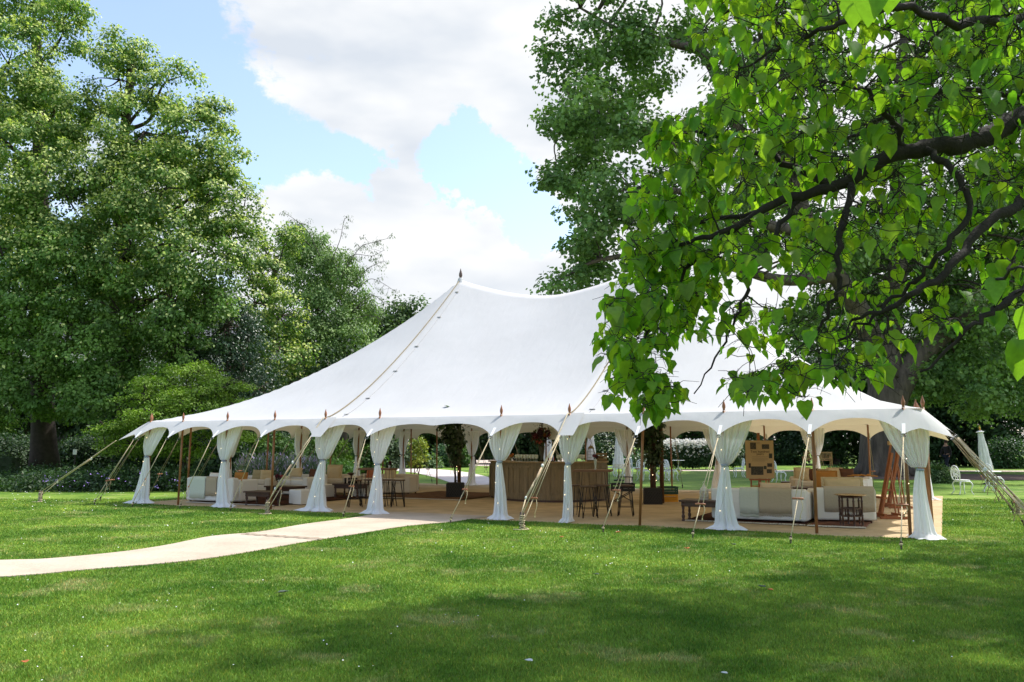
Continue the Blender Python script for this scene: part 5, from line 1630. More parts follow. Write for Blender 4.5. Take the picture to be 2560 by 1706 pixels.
for k, (x0_, y0_, x1_, y1_) in enumerate([(1135, 440, 1193, 508), (1250, 458, 1323, 505), (1317, 550, 1350, 598), (1113, 648, 1135, 695), (1135, 680, 1257, 765), (1262, 675, 1290, 708), (1297, 648, 1345, 685), (1290, 708, 1340, 748)]):
    a_ = bp(x0_, y0_); b_ = bp(x1_, y1_)
    MB().box(((a_[0] + b_[0]) / 2, -.0125, (a_[1] + b_[1]) / 2), (b_[0] - a_[0], .003, a_[1] - b_[1])).build('photograph', mat('sepia_print_%d' % (k % 3), srgb(84 - 10 * (k % 3), 66, 48), .6, col2=srgb(20, 18, 16), scale=26 + 9 * k), pb_thing)


def text(s, x, z, size, par, name='title'):
    cu = bpy.data.curves.new(name, 'FONT'); cu.body = s; cu.size = size; cu.align_x = 'CENTER'; cu.extrude = .0012
    cu.materials.append(inkm)
    o = bpy.data.objects.new(name, cu); C.objects.link(o); me = bpy.data.meshes.new_from_object(o.evaluated_get(bpy.context.evaluated_depsgraph_get())); bpy.data.objects.remove(o); o = bpy.data.objects.new(name, me); C.objects.link(o); o.parent = par; o.location = (x, -.0125, z); o.rotation_euler = (math.pi / 2, 0, 0)
    return o


text('Two hundred', *[bp(1230, 543)[i] for i in (0, 1)], .083, pb_thing)
text('years', *[bp(1230, 566)[i] for i in (0, 1)], .083, pb_thing)
for k, (x0_, x1_, y_) in enumerate([(1150, 1315, 582), (1145, 1300, 596), (1150, 1310, 606), (1150, 1306, 616), (1150, 1280, 626), (1197, 1235, 438), (1197, 1235, 446), (1200, 1232, 454)]):
    a_ = bp(x0_, y_); b_ = bp(x1_, y_)
    MB().box(((a_[0] + b_[0]) / 2, -.0115, a_[1]), (b_[0] - a_[0], .002, .004)).build('text_line', inkm, pb_thing)

# --- bar
bar_m = mat('oiled_oak', srgb(128, 110, 82), .55, var=.22, scale=4, stretch=(4, 4, .6), bump=.15, bscale=20)
bar_t = mat('oak_counter', srgb(146, 120, 84), .4, var=.2, scale=4, stretch=(1, 5, 5))
BP = [(-.62, 24.7), (-.42, 24.0), (-.12, 23.3), (.38, 22.78), (.95, 22.52), (1.55, 22.55), (2.1, 22.85), (2.55, 23.3), (2.66, 24.2)]
bc = catmull([Vector((x, y, 0)) for x, y in BP], 6)
cen = Vector((1.2, 25.0, 0))
bar = thing('bar_counter', 'curved panelled oak bar counter in the middle of the tent', 'bar', (0, 0, 0))
BH = 1.06


def ribbon(pts, off0, off1, z0, z1):
    m = MB(); A = []
    for p in pts:
        o = (p - cen).normalized()
        A.append([p + o * off0 + Vector((0, 0, z0)), p + o * off1 + Vector((0, 0, z0)), p + o * off1 + Vector((0, 0, z1)), p + o * off0 + Vector((0, 0, z1)), p + o * off0 + Vector((0, 0, z0))])
    m.sheet(A, False)
    m.add(A[0][:4], [(0, 1, 2, 3)]); m.add(A[-1][:4], [(3, 2, 1, 0)])
    return m


ribbon(bc, -.05, 0, .06, BH - .04).build('front_panel', bar_m, bar)
ribbon(bc, -.04, -.012, 0, .06).build('plinth', WOOD_DARK, bar)
ribbon(bc, -.50, .07, BH - .04, BH).build('counter_top', bar_t, bar, bevel=.006)
ribbon(bc, .001, .028, BH - .17, BH - .13).build('moulding', bar_m, bar)
ribbon(bc, .001, .02, .10, .22).build('skirting', bar_m, bar)
for i in range(0, len(bc), 6):
    p = bc[i]; o = (p - cen).normalized()
    MB().box(p + o * .016 + Vector((0, 0, .50)), (.11, .03, BH - .18), math.atan2(o.y, o.x) + D90).build('pilaster', bar_m, bar, bevel=.004)
for i in range(3, len(bc) - 1, 6):
    for q in (i - 1, i + 1):
        p = bc[q]; o = (p - cen).normalized()
        MB().box(p + o * .006 + Vector((0, 0, .55)), (.018, .014, .62), math.atan2(o.y, o.x) + D90).build('panel_bead', bar_m, bar)
# back shelf board of the bar
bs = thing('back_shelf', 'tall wooden panel standing behind the left end of the bar', 'shelf', at(1262, 25.3), -.2)
MB().box((0, 0, .75), (.30, .05, 1.5)).build('panel', bar_t, bs, bevel=.004)
MB().box((0, -.16, .9), (.30, .28, .03)).build('shelf', bar_t, bs)
# glasses on the bar
GL = mat('glass', (.85, .9, .88), .05, alpha=.55, transl=.35, tcol=(.8, .86, .82))
gl = None; gk = 0


def glass(loc):
    r = thing('glass', 'clear stemmed glass in the close rows of glasses on the bar', 'glass', loc, 0, 'rows of glasses on the bar')
    MB().lathe([(.028, 0), (.028, .004), (.004, .01), (.004, .07), (.02, .085), (.032, .11), (.033, .15), (.027, .185), (.026, .185), (.030, .15), (.028, .11), (.0, .088)], n=10).build('bowl', GL, r)
    return r


for xx, n_ in ((range(1290, 1346, 7), 3), (range(1392, 1462, 7), 3)):
    for px in xx:
        for j in range(n_):
            # stand on the counter, following its curve
            x_ = (px - 1280) / FPX * 22.9
            c0_ = min(bc, key=lambda p: abs(p.x - x_)); y_ = c0_.y + .10 + .085 * j
            p = Vector((x_ + .03 * (j % 2), y_, BH + .001))
            if gl is None: gl = glass(p)
            else: dup(gl, p, 0, gl['label'])
# flower arrangement
PET = [mat('burgundy_petal', srgb(110, 38, 52), .7, var=.3, scale=30), mat('coral_petal', srgb(196, 96, 84), .7, var=.2, scale=30), mat('apricot_petal', srgb(222, 150, 84), .7, var=.2, scale=30), mat('dark_plum_petal', srgb(64, 30, 44), .7, var=.3, scale=30)]


def bloom(par, c, r, m, seed):
    rr = random.Random(seed); N = 60
    d = rdir(N); pos = np.array(c) + d * r * .55
    return leaf_mesh('bloom', pos, d + rdir(N) * .4, d + rdir(N) * .5, np.full(N, r * .75), None, 'heart', m, par)


def bouquet(label, loc, vh, vr, fh, fr, nb, glassy=False, leafy=420, seed=0, pal=(0, 1, 2, 3)):
    r = thing('flower_vase', label, 'flowers', loc, 0)
    MB().lathe([(vr * .6, 0), (vr * .75, .01), (vr * .5, vh * .2), (vr * .8, vh * .6), (vr, vh * .9), (vr * 1.05, vh), (vr * .95, vh), (vr * .7, vh * .6), (.0, vh * .3)], n=18).build('vase', GL if glassy else mat('dark_vase', srgb(62, 56, 44), .35), r)
    st = MB(); rr = random.Random(seed); ps = []
    for k in range(nb):
        a = rr.uniform(0, 6.28); q = rr.uniform(.1, 1) ** .5 * fr; p = (q * math.cos(a), q * math.sin(a), vh + fh * rr.uniform(.25, .95) * (1 - .25 * q / fr))
        st.tube([(0, 0, vh * .4), (p[0] * .4, p[1] * .4, lerp(vh, p[2], .5)), p], .004, 4)
        bloom(r, p, rr.uniform(.05, .075) * (fr / .22) ** .5, PET[pal[k % len(pal)]], seed + k)
        ps.append(p)
    st.build('stems', mat('stem_green', (.05, .08, .02), .6), r)
    lp_ = np.array([(ps[i % nb][0] + rr.gauss(0, fr * .25), ps[i % nb][1] + rr.gauss(0, fr * .25), ps[i % nb][2] + rr.gauss(-.02, fh * .22)) for i in range(leafy)])
    foliage('leaves', lp_, nrmz(lp_ + 1e-3), 1, .01, .06 * (fr / .22) ** .5, [(.05, .07, .03), (.09, .06, .04)], parent=r)
    return r


fx = at(1354, 22.95)
bouquet('tall dark vase of burgundy and apricot blooms on the bar counter', Vector((fx.x, fx.y, BH + .001)), .42, .085, .52, .25, 15, seed=3, pal=(3, 1, 3, 2, 0, 3, 0))
# bird cage lantern and wooden box and red tray on the bar
bcx = at(1477, 23.15)
bl_ = thing('bird_cage', 'brass bird cage lantern standing on the right part of the bar', 'bird cage', Vector((bcx.x, bcx.y, BH + .001)), 0)
brass = mat('old_brass', srgb(128, 112, 72), .4, metal=.8)
MB().lathe([(.11, 0), (.115, .03), (.10, .035)], n=20).build('base', brass, bl_)
w_ = MB()
for k in range(16):
    a = 2 * math.pi * k / 16
    w_.tube([(.10 * math.cos(a), .10 * math.sin(a), .03), (.10 * math.cos(a), .10 * math.sin(a), .26), (.07 * math.cos(a), .07 * math.sin(a), .34), (0, 0, .38)], .003, 4)
for z in (.1, .18, .26): w_.tube([(.10 * math.cos(a), .10 * math.sin(a), z) for a in np.linspace(0, 2 * math.pi, 21)], .003, 4)
w_.build('wire_cage', brass, bl_)
MB().lathe([(.085, .34), (.09, .35), (.05, .40), (.012, .43), (.006, .46)], n=16).build('cap', brass, bl_)
bx = at(1503, 23.6)
cb = thing('drinks_box', 'slatted wooden box standing at the right end of the bar top', 'box', Vector((bx.x, bx.y, BH + .001)), -.1)
for z in (.05, .12, .19): MB().box((0, -.11, z), (.30, .012, .05)).build('slat', bar_t, cb); MB().box((0, .11, z), (.30, .012, .05)).build('slat', bar_t, cb)
for s in (-1, 1): MB().box((s * .15, 0, .11), (.015, .23, .22)).build('end_panel', bar_t, cb)
MB().box((0, 0, .01), (.28, .2, .02)).build('bottom', bar_t, cb)
bx = at(1376, 22.8)
rt = thing('drinks_tray', 'dark tray with red bottles lying on the bar beside the flower vase', 'tray', Vector((bx.x, bx.y + .1, BH + .001)), 0)
MB().box((0, 0, .008), (.26, .2, .014)).build('tray_base', BLACK_METAL, rt)
for k in range(5): MB().lathe([(.018, .016), (.018, .08), (.008, .10), (.008, .13)], (-.1 + .05 * k, .02 * (-1) ** k, 0), 8).build('bottle', mat('red_glass', srgb(150, 30, 36), .15), rt)
bx = at(1279, 23.3)
bouquet('small clear jar with fresh green sprigs on the left of the bar', Vector((bx.x, bx.y + .15, BH + .001)), .10, .035, .10, .06, 4, True, 40, 8, (2,))

# --- hairpin tables and stools
def hairpin_table(label, loc, rz, w, d, h):
    r = thing('hairpin_table', label, 'high table', loc, rz, 'high tables on hairpin legs')
    MB().box((0, 0, h - .022), (w, d, .044)).build('table_top', mat('reclaimed_plank', srgb(112, 74, 46), .5, var=.25, scale=4, stretch=(1, 6, 6)), r, bevel=.004)
    for sx in (-1, 1):
        for sy in (-1, 1):
            x, y = sx * (w / 2 - .07), sy * (d / 2 - .07)
            MB().tube(catmull([(x - sx * .07, y, h - .045), (x - sx * .01, y, .10), (x + sx * .01, y, .012), (x + sx * .0, y - sy * .01, .10), (x, y - sy * .07, h - .045)], 4), .006, 6).build('leg', BLACK_METAL, r)
    return r


def stool(label, loc, rz, h=.66, back=False):
    r = thing('bar_stool', label, 'bar stool', loc, rz, 'metal bar stools')
    MB().lathe([(.0, h - .03), (.165, h - .03), (.172, h - .02), (.172, h - .006), (.165, h), (.0, h)], n=24).build('seat', mat('stool_elm', srgb(84, 60, 44), .45, var=.2, scale=8), r)
    for k in range(4):
        a = math.pi / 4 + k * D90; c_, s_ = math.cos(a), math.sin(a)
        lg = MB()
        t_ = Vector((-s_, c_, 0)) * .045
        lg.tube([Vector((.13 * c_, .13 * s_, h - .03)) + t_, Vector((.225 * c_, .225 * s_, .01)) + t_ * .15], .0075, 6).tube([Vector((.13 * c_, .13 * s_, h - .03)) - t_, Vector((.225 * c_, .225 * s_, .01)) - t_ * .15], .0075, 6)
        lg.build('leg', BLACK_METAL, r)
        a2 = a + D90; q = .197
        MB().tube([(q * c_, q * s_, .20), (q * math.cos(a2), q * math.sin(a2), .20)], .006, 6).build('foot_rail', BLACK_METAL, r)
    if back:
        MB().tube([(.16 * math.cos(a), .16 * math.sin(a), h + .16 + 0 * a) for a in np.linspace(-.1, math.pi + .1, 14)], .012, 6).build('back_rail', BLACK_METAL, r)
        for a in np.linspace(.05, math.pi - .05, 7): MB().tube([(.15 * math.cos(a), .15 * math.sin(a), h - .01), (.16 * math.cos(a), .16 * math.sin(a), h + .16)], .006, 5).build('spindle', BLACK_METAL, r)
    return r


ht = Vector((1.78, 18.75, 0))
hairpin_table('high plank table on hairpin legs in front of the right half of the bar', ht, TROT + .25, .82, .55, .97)
bouquet('single dark bloom in a slim glass on the high table before the bar', ht + Vector((.05, 0, .971)), .22, .035, .14, .05, 3, True, 20, 12, (0, 3))
s_a = stool('round bar stool at the front left of the right hairpin table', Vector((1.58, 17.85, 0)), .2)
dup(s_a, Vector((1.30, 18.35, 0)), .7, 'bar stool half hidden behind the drape, left of the right hairpin table')
dup(s_a, Vector((1.93, 18.35, 0)), .1, 'bar stool tucked under the right edge of the right hairpin table')
stool('bar stool with a low spindle back, right of the right hairpin table', Vector((2.42, 18.3, 0)), -.2, .66, True)
hl = Vector((-3.40, 21.6, 0))
hairpin_table('high plank table on hairpin legs behind the left bar stools', hl, TROT + .2, .90, .50, .92)
bouquet('low dark flower jar on the left end of the left high table', hl + Vector((.3, 0, .921)), .08, .04, .08, .06, 3, True, 20, 15, (3, 0))
dup(s_a, Vector((-3.82, 20.9, 0)), .3, 'bar stool at the front left of the left high table')
dup(s_a, Vector((-3.50, 21.2, 0)), .9, 'bar stool right behind the front left one at the left high table')
dup(s_a, Vector((-2.78, 20.95, 0)), .1, 'bar stool at the far right of the left high table')
dup(s_a, Vector((-3.05, 21.15, 0)), .6, 'bar stool between the drape and the far right stool')

# --- left groups
l1 = Vector((-7.83, 22.2, 0)) + V * .43
sofa('leftmost white sofa, back to us, with a pale green throw', l1 + Vector((0, .02, 0)), TROT, 1.66, .9, .66)
throw('pale green throw over the back of the leftmost white sofa', l1 - V * .45, TROT, -.66, -.12, .665, .13, .9, mat('pale_green_cloth', srgb(206, 214, 200), .9, bump=.3, bscale=25, spec=.1), fringe=False, seed=2)
throw('beige throw beside the pale green one on the leftmost white sofa', l1 - V * .45, TROT, -.10, .28, .665, .20, .9, mat('tan_linen', (0, 0, 0)), fringe=False, seed=4)
cushion('mustard cushion lying on the back of the leftmost white sofa', l1 + Vector((.45, .1, .55)), TROT, MUSTARD, .46, .16, .24, -.15, False, 41)
cushion('cream cushion on the left of the leftmost white sofa', l1 + Vector((-.25, .15, .48)), TROT, SOFA, .46, .15, .30, -.2, False, 42)
l2 = at(640, 25.7)
sofa('cream sofa facing us behind the leftmost white sofa', l2, TROT + math.pi + .25, 1.5, .85, .58, m=mat('cream_slipcover', (0, 0, 0)))
cushion('olive cushion on the cream sofa behind the leftmost one', l2 + Vector((.12, -.12, .44)), TROT + .2, OLIVE, .42, .14, .34, -.25, False, 43)
cushion('beige cushion right of the olive one on the left cream sofa', l2 + Vector((.42, -.25, .44)), TROT + .5, BEIGE, .40, .14, .34, -.25, False, 44)
bouquet('small dark flower vase on the coffee table behind the cube footstool', Vector((-6.3, 23.25, .401)), .16, .05, .14, .10, 6, True, 60, 17, (0, 3, 1))


def ottoman(label, loc, rz, w=.48, h=.38):
    r = thing('footstool', label, 'footstool', loc, rz, 'cube footstools in slipcovers')
    MB().box((0, 0, .02 + (h - .02) / 2), (w, w, h - .02)).build('cover', SOFA, r, bevel=.02, seg=3)
    MB().box((0, 0, .012), (w - .06, w - .06, .024)).build('plinth', WOOD_DARK, r)
    return r


o1 = ottoman('off white cube footstool nearest to the front left edge of the carpet', Vector((-5.33, 21.85, 0)), TROT - .2)
dup(o1, at(912, 24.9), TROT, 'off white cube footstool behind the left bar stools')
dup(o1, at(812, 24.6), TROT, 'off white cube footstool half hidden by the wide spread drape')
ca = at(752, 25.6)
sofa('off white sofa behind the cube footstool with its end towards us', ca, TROT + math.pi - .1, 1.5, .85, .62)
cushion('beige cushion on top of the sofa behind the cube footstool', ca + Vector((-.1, -.1, .55)), TROT, BEIGE, .46, .15, .28, -.2, False, 51)
cushion('brown cushion on the right of the sofa behind the cube footstool', ca + Vector((.45, -.15, .46)), TROT, BROWN, .4, .14, .34, -.2, False, 52)
cc_ = at(842, 26.4)
sofa('beige armchair in the middle of the left half, between two drapes', cc_, TROT + math.pi + .5, .98, .82, .60, cat='armchair', name='armchair', cushions=1, m=mat('cream_slipcover', (0, 0, 0)))
cushion('large ruffled beige cushion standing on the beige armchair', cc_ + Vector((-.02, -.22, .40)), -.2, BEIGE, .46, .16, .48, -.2, True, 53)
sm = at(966, 26.6)
sofa('long beige sofa behind the left high table, plain end towards the bar', sm, TROT + math.pi + .25, 1.9, .86, .60, m=mat('cream_slipcover', (0, 0, 0)))
cushion('rust cushion on the long beige sofa behind the left high table', sm + Vector((-.45, -.05, .46)), TROT, mat('rust_cloth', srgb(168, 98, 62), .9), .4, .14, .34, -.2, False, 54)
cushion('beige cushion on the long beige sofa, right of the rust one', sm + Vector((.15, -.25, .44)), TROT, BEIGE, .46, .14, .36, -.2, False, 55)
# cups on the coffee table
for k in range(4):
    c_ = thing('cup', 'dark glass cup on the coffee table behind the left bar stools', 'cup', at(866 + 9 * k, 24.15 + .06 * (k % 2), .421), 0, 'dark cups on the coffee table')
    MB().lathe([(.03, 0), (.032, .1), (.034, .16), (.031, .16), (.028, .02), (.0, .02)], n=10).build('body', BLACK_METAL, c_)
dish = thing('bowl', 'footed dark bowl on the coffee table behind the left bar stools', 'bowl', at(880, 24.3, .421), 0)
MB().lathe([(.06, 0), (.02, .02), (.015, .22), (.10, .26), (.13, .30), (.12, .30), (.0, .25)], n=16).build('dish', WOOD_DARK, dish)

# cross back chair
xc = thing('crossback_chair', 'dark wooden cross back chair on the carpet edge near the back left corner', 'chair', at(1030, 29.3), TROT - .5)
MB().lathe([(.0, .42), (.20, .42), (.21, .43), (.21, .45), (.0, .46)], n=20).build('seat', LEATHER, xc)
for x in (-.17, .17):
    MB().tube([(x, -.17, 0), (x * .95, -.16, .43)], .017, 8).build('leg', WOOD_DARK, xc)
    MB().tube([(x, .19, 0), (x * .98, .17, .43), (x * 1.02, .24, .82)], .017, 8).build('leg', WOOD_DARK, xc)
MB().tube(catmull([(-.175, .24, .80), (-.09, .26, .84), (0, .27, .85), (.09, .26, .84), (.175, .24, .80)], 4), .018, 8).build('top_rail', WOOD_DARK, xc)
MB().tube([(-.165, .18, .48), (0, .225, .66), (.17, .245, .80)], .010, 6).tube([(.165, .18, .48), (0, .23, .66), (-.17, .245, .80)], .010, 6).build('cross_back', WOOD_DARK, xc)
MB().tube([(-.17, -.16, .2), (.17, -.16, .2)], .009, 6).tube([(-.17, .18, .2), (.17, .18, .2)], .009, 6).build('stretcher', WOOD_DARK, xc)

# planters with climbers by the king poles
def planter(label, loc, rz, w, h):
    r = thing('planter', label, 'planter', loc, rz, 'dark trellis planters')
    pm_ = mat('dark_planter', srgb(34, 30, 27), .7)
    MB().box((0, 0, h / 2), (w, w, h)).build('box', pm_, r, bevel=.004)
    t_ = MB()
    for f in range(-3, 4):
        for sg in (-1, 1):
            x0_ = f * w / 6; L_ = w / 2
            a_ = (max(-w / 2, min(w / 2, x0_ - sg * L_ * .5)), 0, .05); b_ = (max(-w / 2, min(w / 2, x0_ + sg * L_ * .5)), 0, h - .05)
            t_.bar((a_[0], -w / 2 - .006, a_[2]), (b_[0], -w / 2 - .006, b_[2]), .012, .01)
    t_.build('lattice', mat('planter_lattice', srgb(48, 44, 40), .7), r)
    MB().box((0, 0, h + .003), (w - .04, w - .04, .02)).build('soil', mat('potting_soil', (.03, .022, .016), .95, bump=.6, bscale=40), r)
    return r


def climber(label, loc, h, r_, n, seed, dense=1.0):
    r = thing('climbing_plant', label, 'climbing plant', loc, 0)
    rr = random.Random(seed); m = MB(); P = []
    for k in range(4):
        a = rr.uniform(0, 6.28); pts = [(.03 * math.cos(a), .03 * math.sin(a), .0)]
        for j in range(1, 9):
            z = h * j / 8; a += rr.uniform(-.8, .8); q = .03 + .04 * j / 8
            pts.append((q * math.cos(a), q * math.sin(a), z))
        m.tube(catmull(pts, 3), [.014 - .0003 * i for i in range(25)], 5)
    m.build('stems', BARK_DARK, r)
    for k in range(n):
        f = rr.random() ** .6; z = h * (.28 + .74 * f); a = rr.uniform(0, 6.28); q = r_ * (.25 + .75 * f) * rr.random() ** .5
        P.append((q * math.cos(a) - .10 * f * (1 + math.sin(z * 5)), q * math.sin(a), z))
    P = np.array(P); foliage('leaves', P, nrmz(P * np.array([1, 1, .1]) + 1e-3), 9, .13, .115, [(.028, .055, .02), (.04, .07, .022)], parent=r, flat=1, droop=1.0, mtl=LEAF_GLOSS)
    return r


p1c = Vector((-1.62, 24.55, 0))
planter('dark planter box with ivy left of the bar', p1c, -.1, .46, .42)
climber('dark ivy climbing from the left planter up to the tent roof', p1c + Vector((.0, .0, .43)), 2.0, .46, 170, 5)
p2c = Vector((3.60, 21.98, 0))
planter('dark planter box with a leafy climber right of the bar', p2c, -.1, .46, .40)
climber('dark leafy climber growing round the thick pole in the right planter', p2c + Vector((.02, .0, .41)), 1.95, .48, 180, 6)
tp = thing('wrapped_post', 'thick brown post rising out of the right planter', 'post', p2c + Vector((.02, .03, .41)), 0)
MB().tube([(0, 0, -.0), (.01, 0, 1), (0, 0, 2.4)], .075, 12).build('post', mat('post_brown', srgb(88, 56, 38), .8, var=.3, scale=6, stretch=(4, 4, 1)), tp)
for q_, lab in ((T(8, 4), 'warm fairy light string spiralling round the left king pole'), (p2c + Vector((.02, .03, 0)), 'warm fairy light string wound round the right planter post')):
    fl = thing('fairy_lights', lab, 'fairy lights', q_, 0, 'fairy light strings on the drapes')
    pts = [Vector((.082 * math.cos(k * .9), .082 * math.sin(k * .9), .6 + k * .028)) for k in range(60)]
    MB().tube(pts, .0018, 4).build('wire', mat('clear_wire', (0, 0, 0)), fl)
    for k in range(0, 60, 5): MB().ball(pts[k] * 1.0 + Vector((0, 0, .0)), .008, 4).build('bulb', BULB, fl)


def crate(label, loc, rz, m, w=.5, d=.36, h=.2):
    r = thing('crate', label, 'crate', loc, rz, 'plastic crates on the carpet')
    b = MB(); b.box((0, 0, .01), (w - .03, d - .03, .02))
    for z in (.04, .10, .17):
        for s in (-1, 1): b.box((0, s * (d / 2 - .008), z), (w - .01, .014, .038)); b.box((s * (w / 2 - .008), 0, z), (.014, d - .034, .038))
    b.build('body', m, r)
    MB().box((0, -d / 2 + .006, h - .012), (w, .03, .024)).box((0, d / 2 - .006, h - .012), (w, .03, .024)).box((-w / 2 + .006, 0, h - .012), (.03, d - .045, .024)).box((w / 2 - .006, 0, h - .012), (.03, d - .045, .024)).build('rim', m, r)
    for s in (-1, 1):
        for t_ in (-1, 1): MB().box((s * (w / 2 - .02), t_ * (d / 2 - .02), .09), (.035, .035, .17)).build('corner_post', m, r)
    return r


yc = at(1667, 22.9)
crate('yellow plastic crate on the carpet under the green crate', yc, -.1, mat('yellow_plastic', srgb(226, 160, 30), .4))
crate('dark green plastic crate stacked on the yellow crate', yc + Vector((0, 0, .202)), -.05, mat('green_plastic', srgb(24, 66, 48), .4))
bkx = at(1555, 22.9)
crate('black plastic crate on its folding stand behind the spindle back stool', bkx + Vector((0, 0, .28)), -.05, mat('black_plastic', srgb(24, 24, 26), .4), .62, .4, .21)
cs_ = thing('folding_stand', 'black folding stand carrying the black crate', 'stand', bkx, 0)
for s in (-1, 1):
    MB().bar((-.24, s * .15, .01), (.24, s * .15, .275), .02).build('leg', BLACK_METAL, cs_); MB().bar((.24, s * .12, .01), (-.24, s * .12, .275), .02).build('leg', BLACK_METAL, cs_)

# --- garden beyond the tent
def garden_chair(label, loc, rz):
    r = thing('garden_chair', label, 'garden chair', loc, rz, 'white cast iron garden chairs')
    MB().lathe([(.0, .425), (.19, .425), (.215, .435), (.215, .445), (.19, .45), (.0, .445)], n=24).build('seat', WHITE_IRON, r)
    b = MB(); n_ = 22
    out = []
    for k in range(n_ + 1):
        a = math.pi * (-.12 + 1.24 * k / n_); x = .20 * math.cos(a) * (1.0 + .1 * math.sin(a)); z = .60 + .27 * math.sin(a)
        out.append(Vector((x, .19 + .10 * (z - .45), z)))
    out = [Vector((.15, .17, .44))] + out + [Vector((-.15, .17, .44))]
    b.tube(out, .017, 7)
    inn = [Vector((.12 * math.cos(a), .205 + .02 * math.sin(a), .66 + .13 * math.sin(a))) for a in np.linspace(0, 2 * math.pi, 17)]
    b.tube(inn, .012, 6)
    for a in np.linspace(0, 2 * math.pi, 11)[:-1]:
        p = Vector((.12 * math.cos(a), .205 + .02 * math.sin(a), .66 + .13 * math.sin(a))); q = Vector((.195 * math.cos(a), .21 + .04 * math.sin(a), max(.47, .64 + .20 * math.sin(a))))
        b.tube([p, q], .010, 5); b.tube([p, Vector((.03 * math.cos(a), .205, .66 + .03 * math.sin(a)))], .009, 5)
    for a in np.linspace(0, 2 * math.pi, 9)[:-1]: b.ball((.07 * math.cos(a), .205, .66 + .075 * math.sin(a)), (.026, .008, .026), 4)
    b.build('back', WHITE_IRON, r)
    for sx in (-1, 1):
        MB().tube(catmull([(sx * .13, -.13, .43), (sx * .20, -.20, .30), (sx * .16, -.17, .14), (sx * .20, -.22, .0)], 4), [.022] * 4 + [.02] * 4 + [.014] * 5, 7).build('leg', WHITE_IRON, r)
        MB().tube(catmull([(sx * .13, .13, .43), (sx * .18, .19, .30), (sx * .15, .17, .14), (sx * .19, .24, .0)], 4), [.022] * 4 + [.02] * 4 + [.014] * 5, 7).build('leg', WHITE_IRON, r)
    MB().tube([(.215 * math.cos(a), .215 * math.sin(a), .40) for a in np.linspace(0, 2 * math.pi, 25)], .012, 6).build('apron', WHITE_IRON, r)
    return r


CHS = [((1667 + 12, 1202), D90 + .3, 'white ornate garden chair in side view just right of the right planter climber'),
       ((1658, 1203), math.pi + .1, 'white ornate garden chair seen from behind the climber leaves, touching its twin'),
       ((1609, 1202), .5, 'white ornate garden chair left of the thick planter post'),
       ((1588, 1192), D90 + .2, 'white ornate garden chair in side view between a drape and the brown side pole'),
       ((1549, 1193), .1, 'white ornate garden chair mostly hidden by the back drape behind the bar end'),
       ((1524, 1190), -D90, 'white ornate garden chair of which only the seat shows at the end of the bar'),
       ((1848, 1194), -D90, 'white ornate garden chair left of the photo board, only its seat showing'),
       ((1948, 1206), D90 + .2, 'white ornate garden chair in side view right of the photo board'),
       ((2407, 1237), -D90 - .5 + math.pi * 1.2, 'white ornate garden chair left of the lawn table by the parasol'),
       ((2487, 1226), D90 + .2, 'white ornate garden chair right of the lawn table by the parasol')]
g0 = None
for (px, py), rz, lab in CHS:
    p = G(px, py)
    if g0 is None: g0 = garden_chair(lab, p, rz)
    else: dup(g0, p, rz - 0, lab)


def garden_table(label, loc, w=.4, h=.66):
    r = thing('garden_table', label, 'garden table', loc, 0, 'white round garden tables')
    MB().lathe([(.0, h - .02), (w - .01, h - .02), (w, h - .012), (w, h), (w - .01, h + .004), (.0, h + .004)], n=32).build('table_top', WHITE_IRON, r)
    MB().lathe([(.03, .12), (.02, .2), (.035, .3), (.02, .45), (.05, h - .02)], n=12).build('column', WHITE_IRON, r)
    for k in range(4):
        a = k * D90 + .4
        MB().tube(catmull([(.02 * math.cos(a), .02 * math.sin(a), .22), (.15 * math.cos(a), .15 * math.sin(a), .16), (.24 * math.cos(a), .24 * math.sin(a), .0)], 4), .016, 6).build('foot', WHITE_IRON, r)
    return r


gt0 = garden_table('white round garden table under the closed parasol at the right', Vector((15.35, 27.6, 0)), .38)
for px, Y, lab in ((1556, 38.5, 'white round garden table between the chairs behind the bar end'), (1637, 37, 'white round garden table between the chairs behind the planter post'), (1905, 36.5, 'white round garden table hidden behind the photo board'), (1694, 47, 'white round garden table in front of the rose hedge')):
    dup(gt0, at(px, Y), 0, lab)


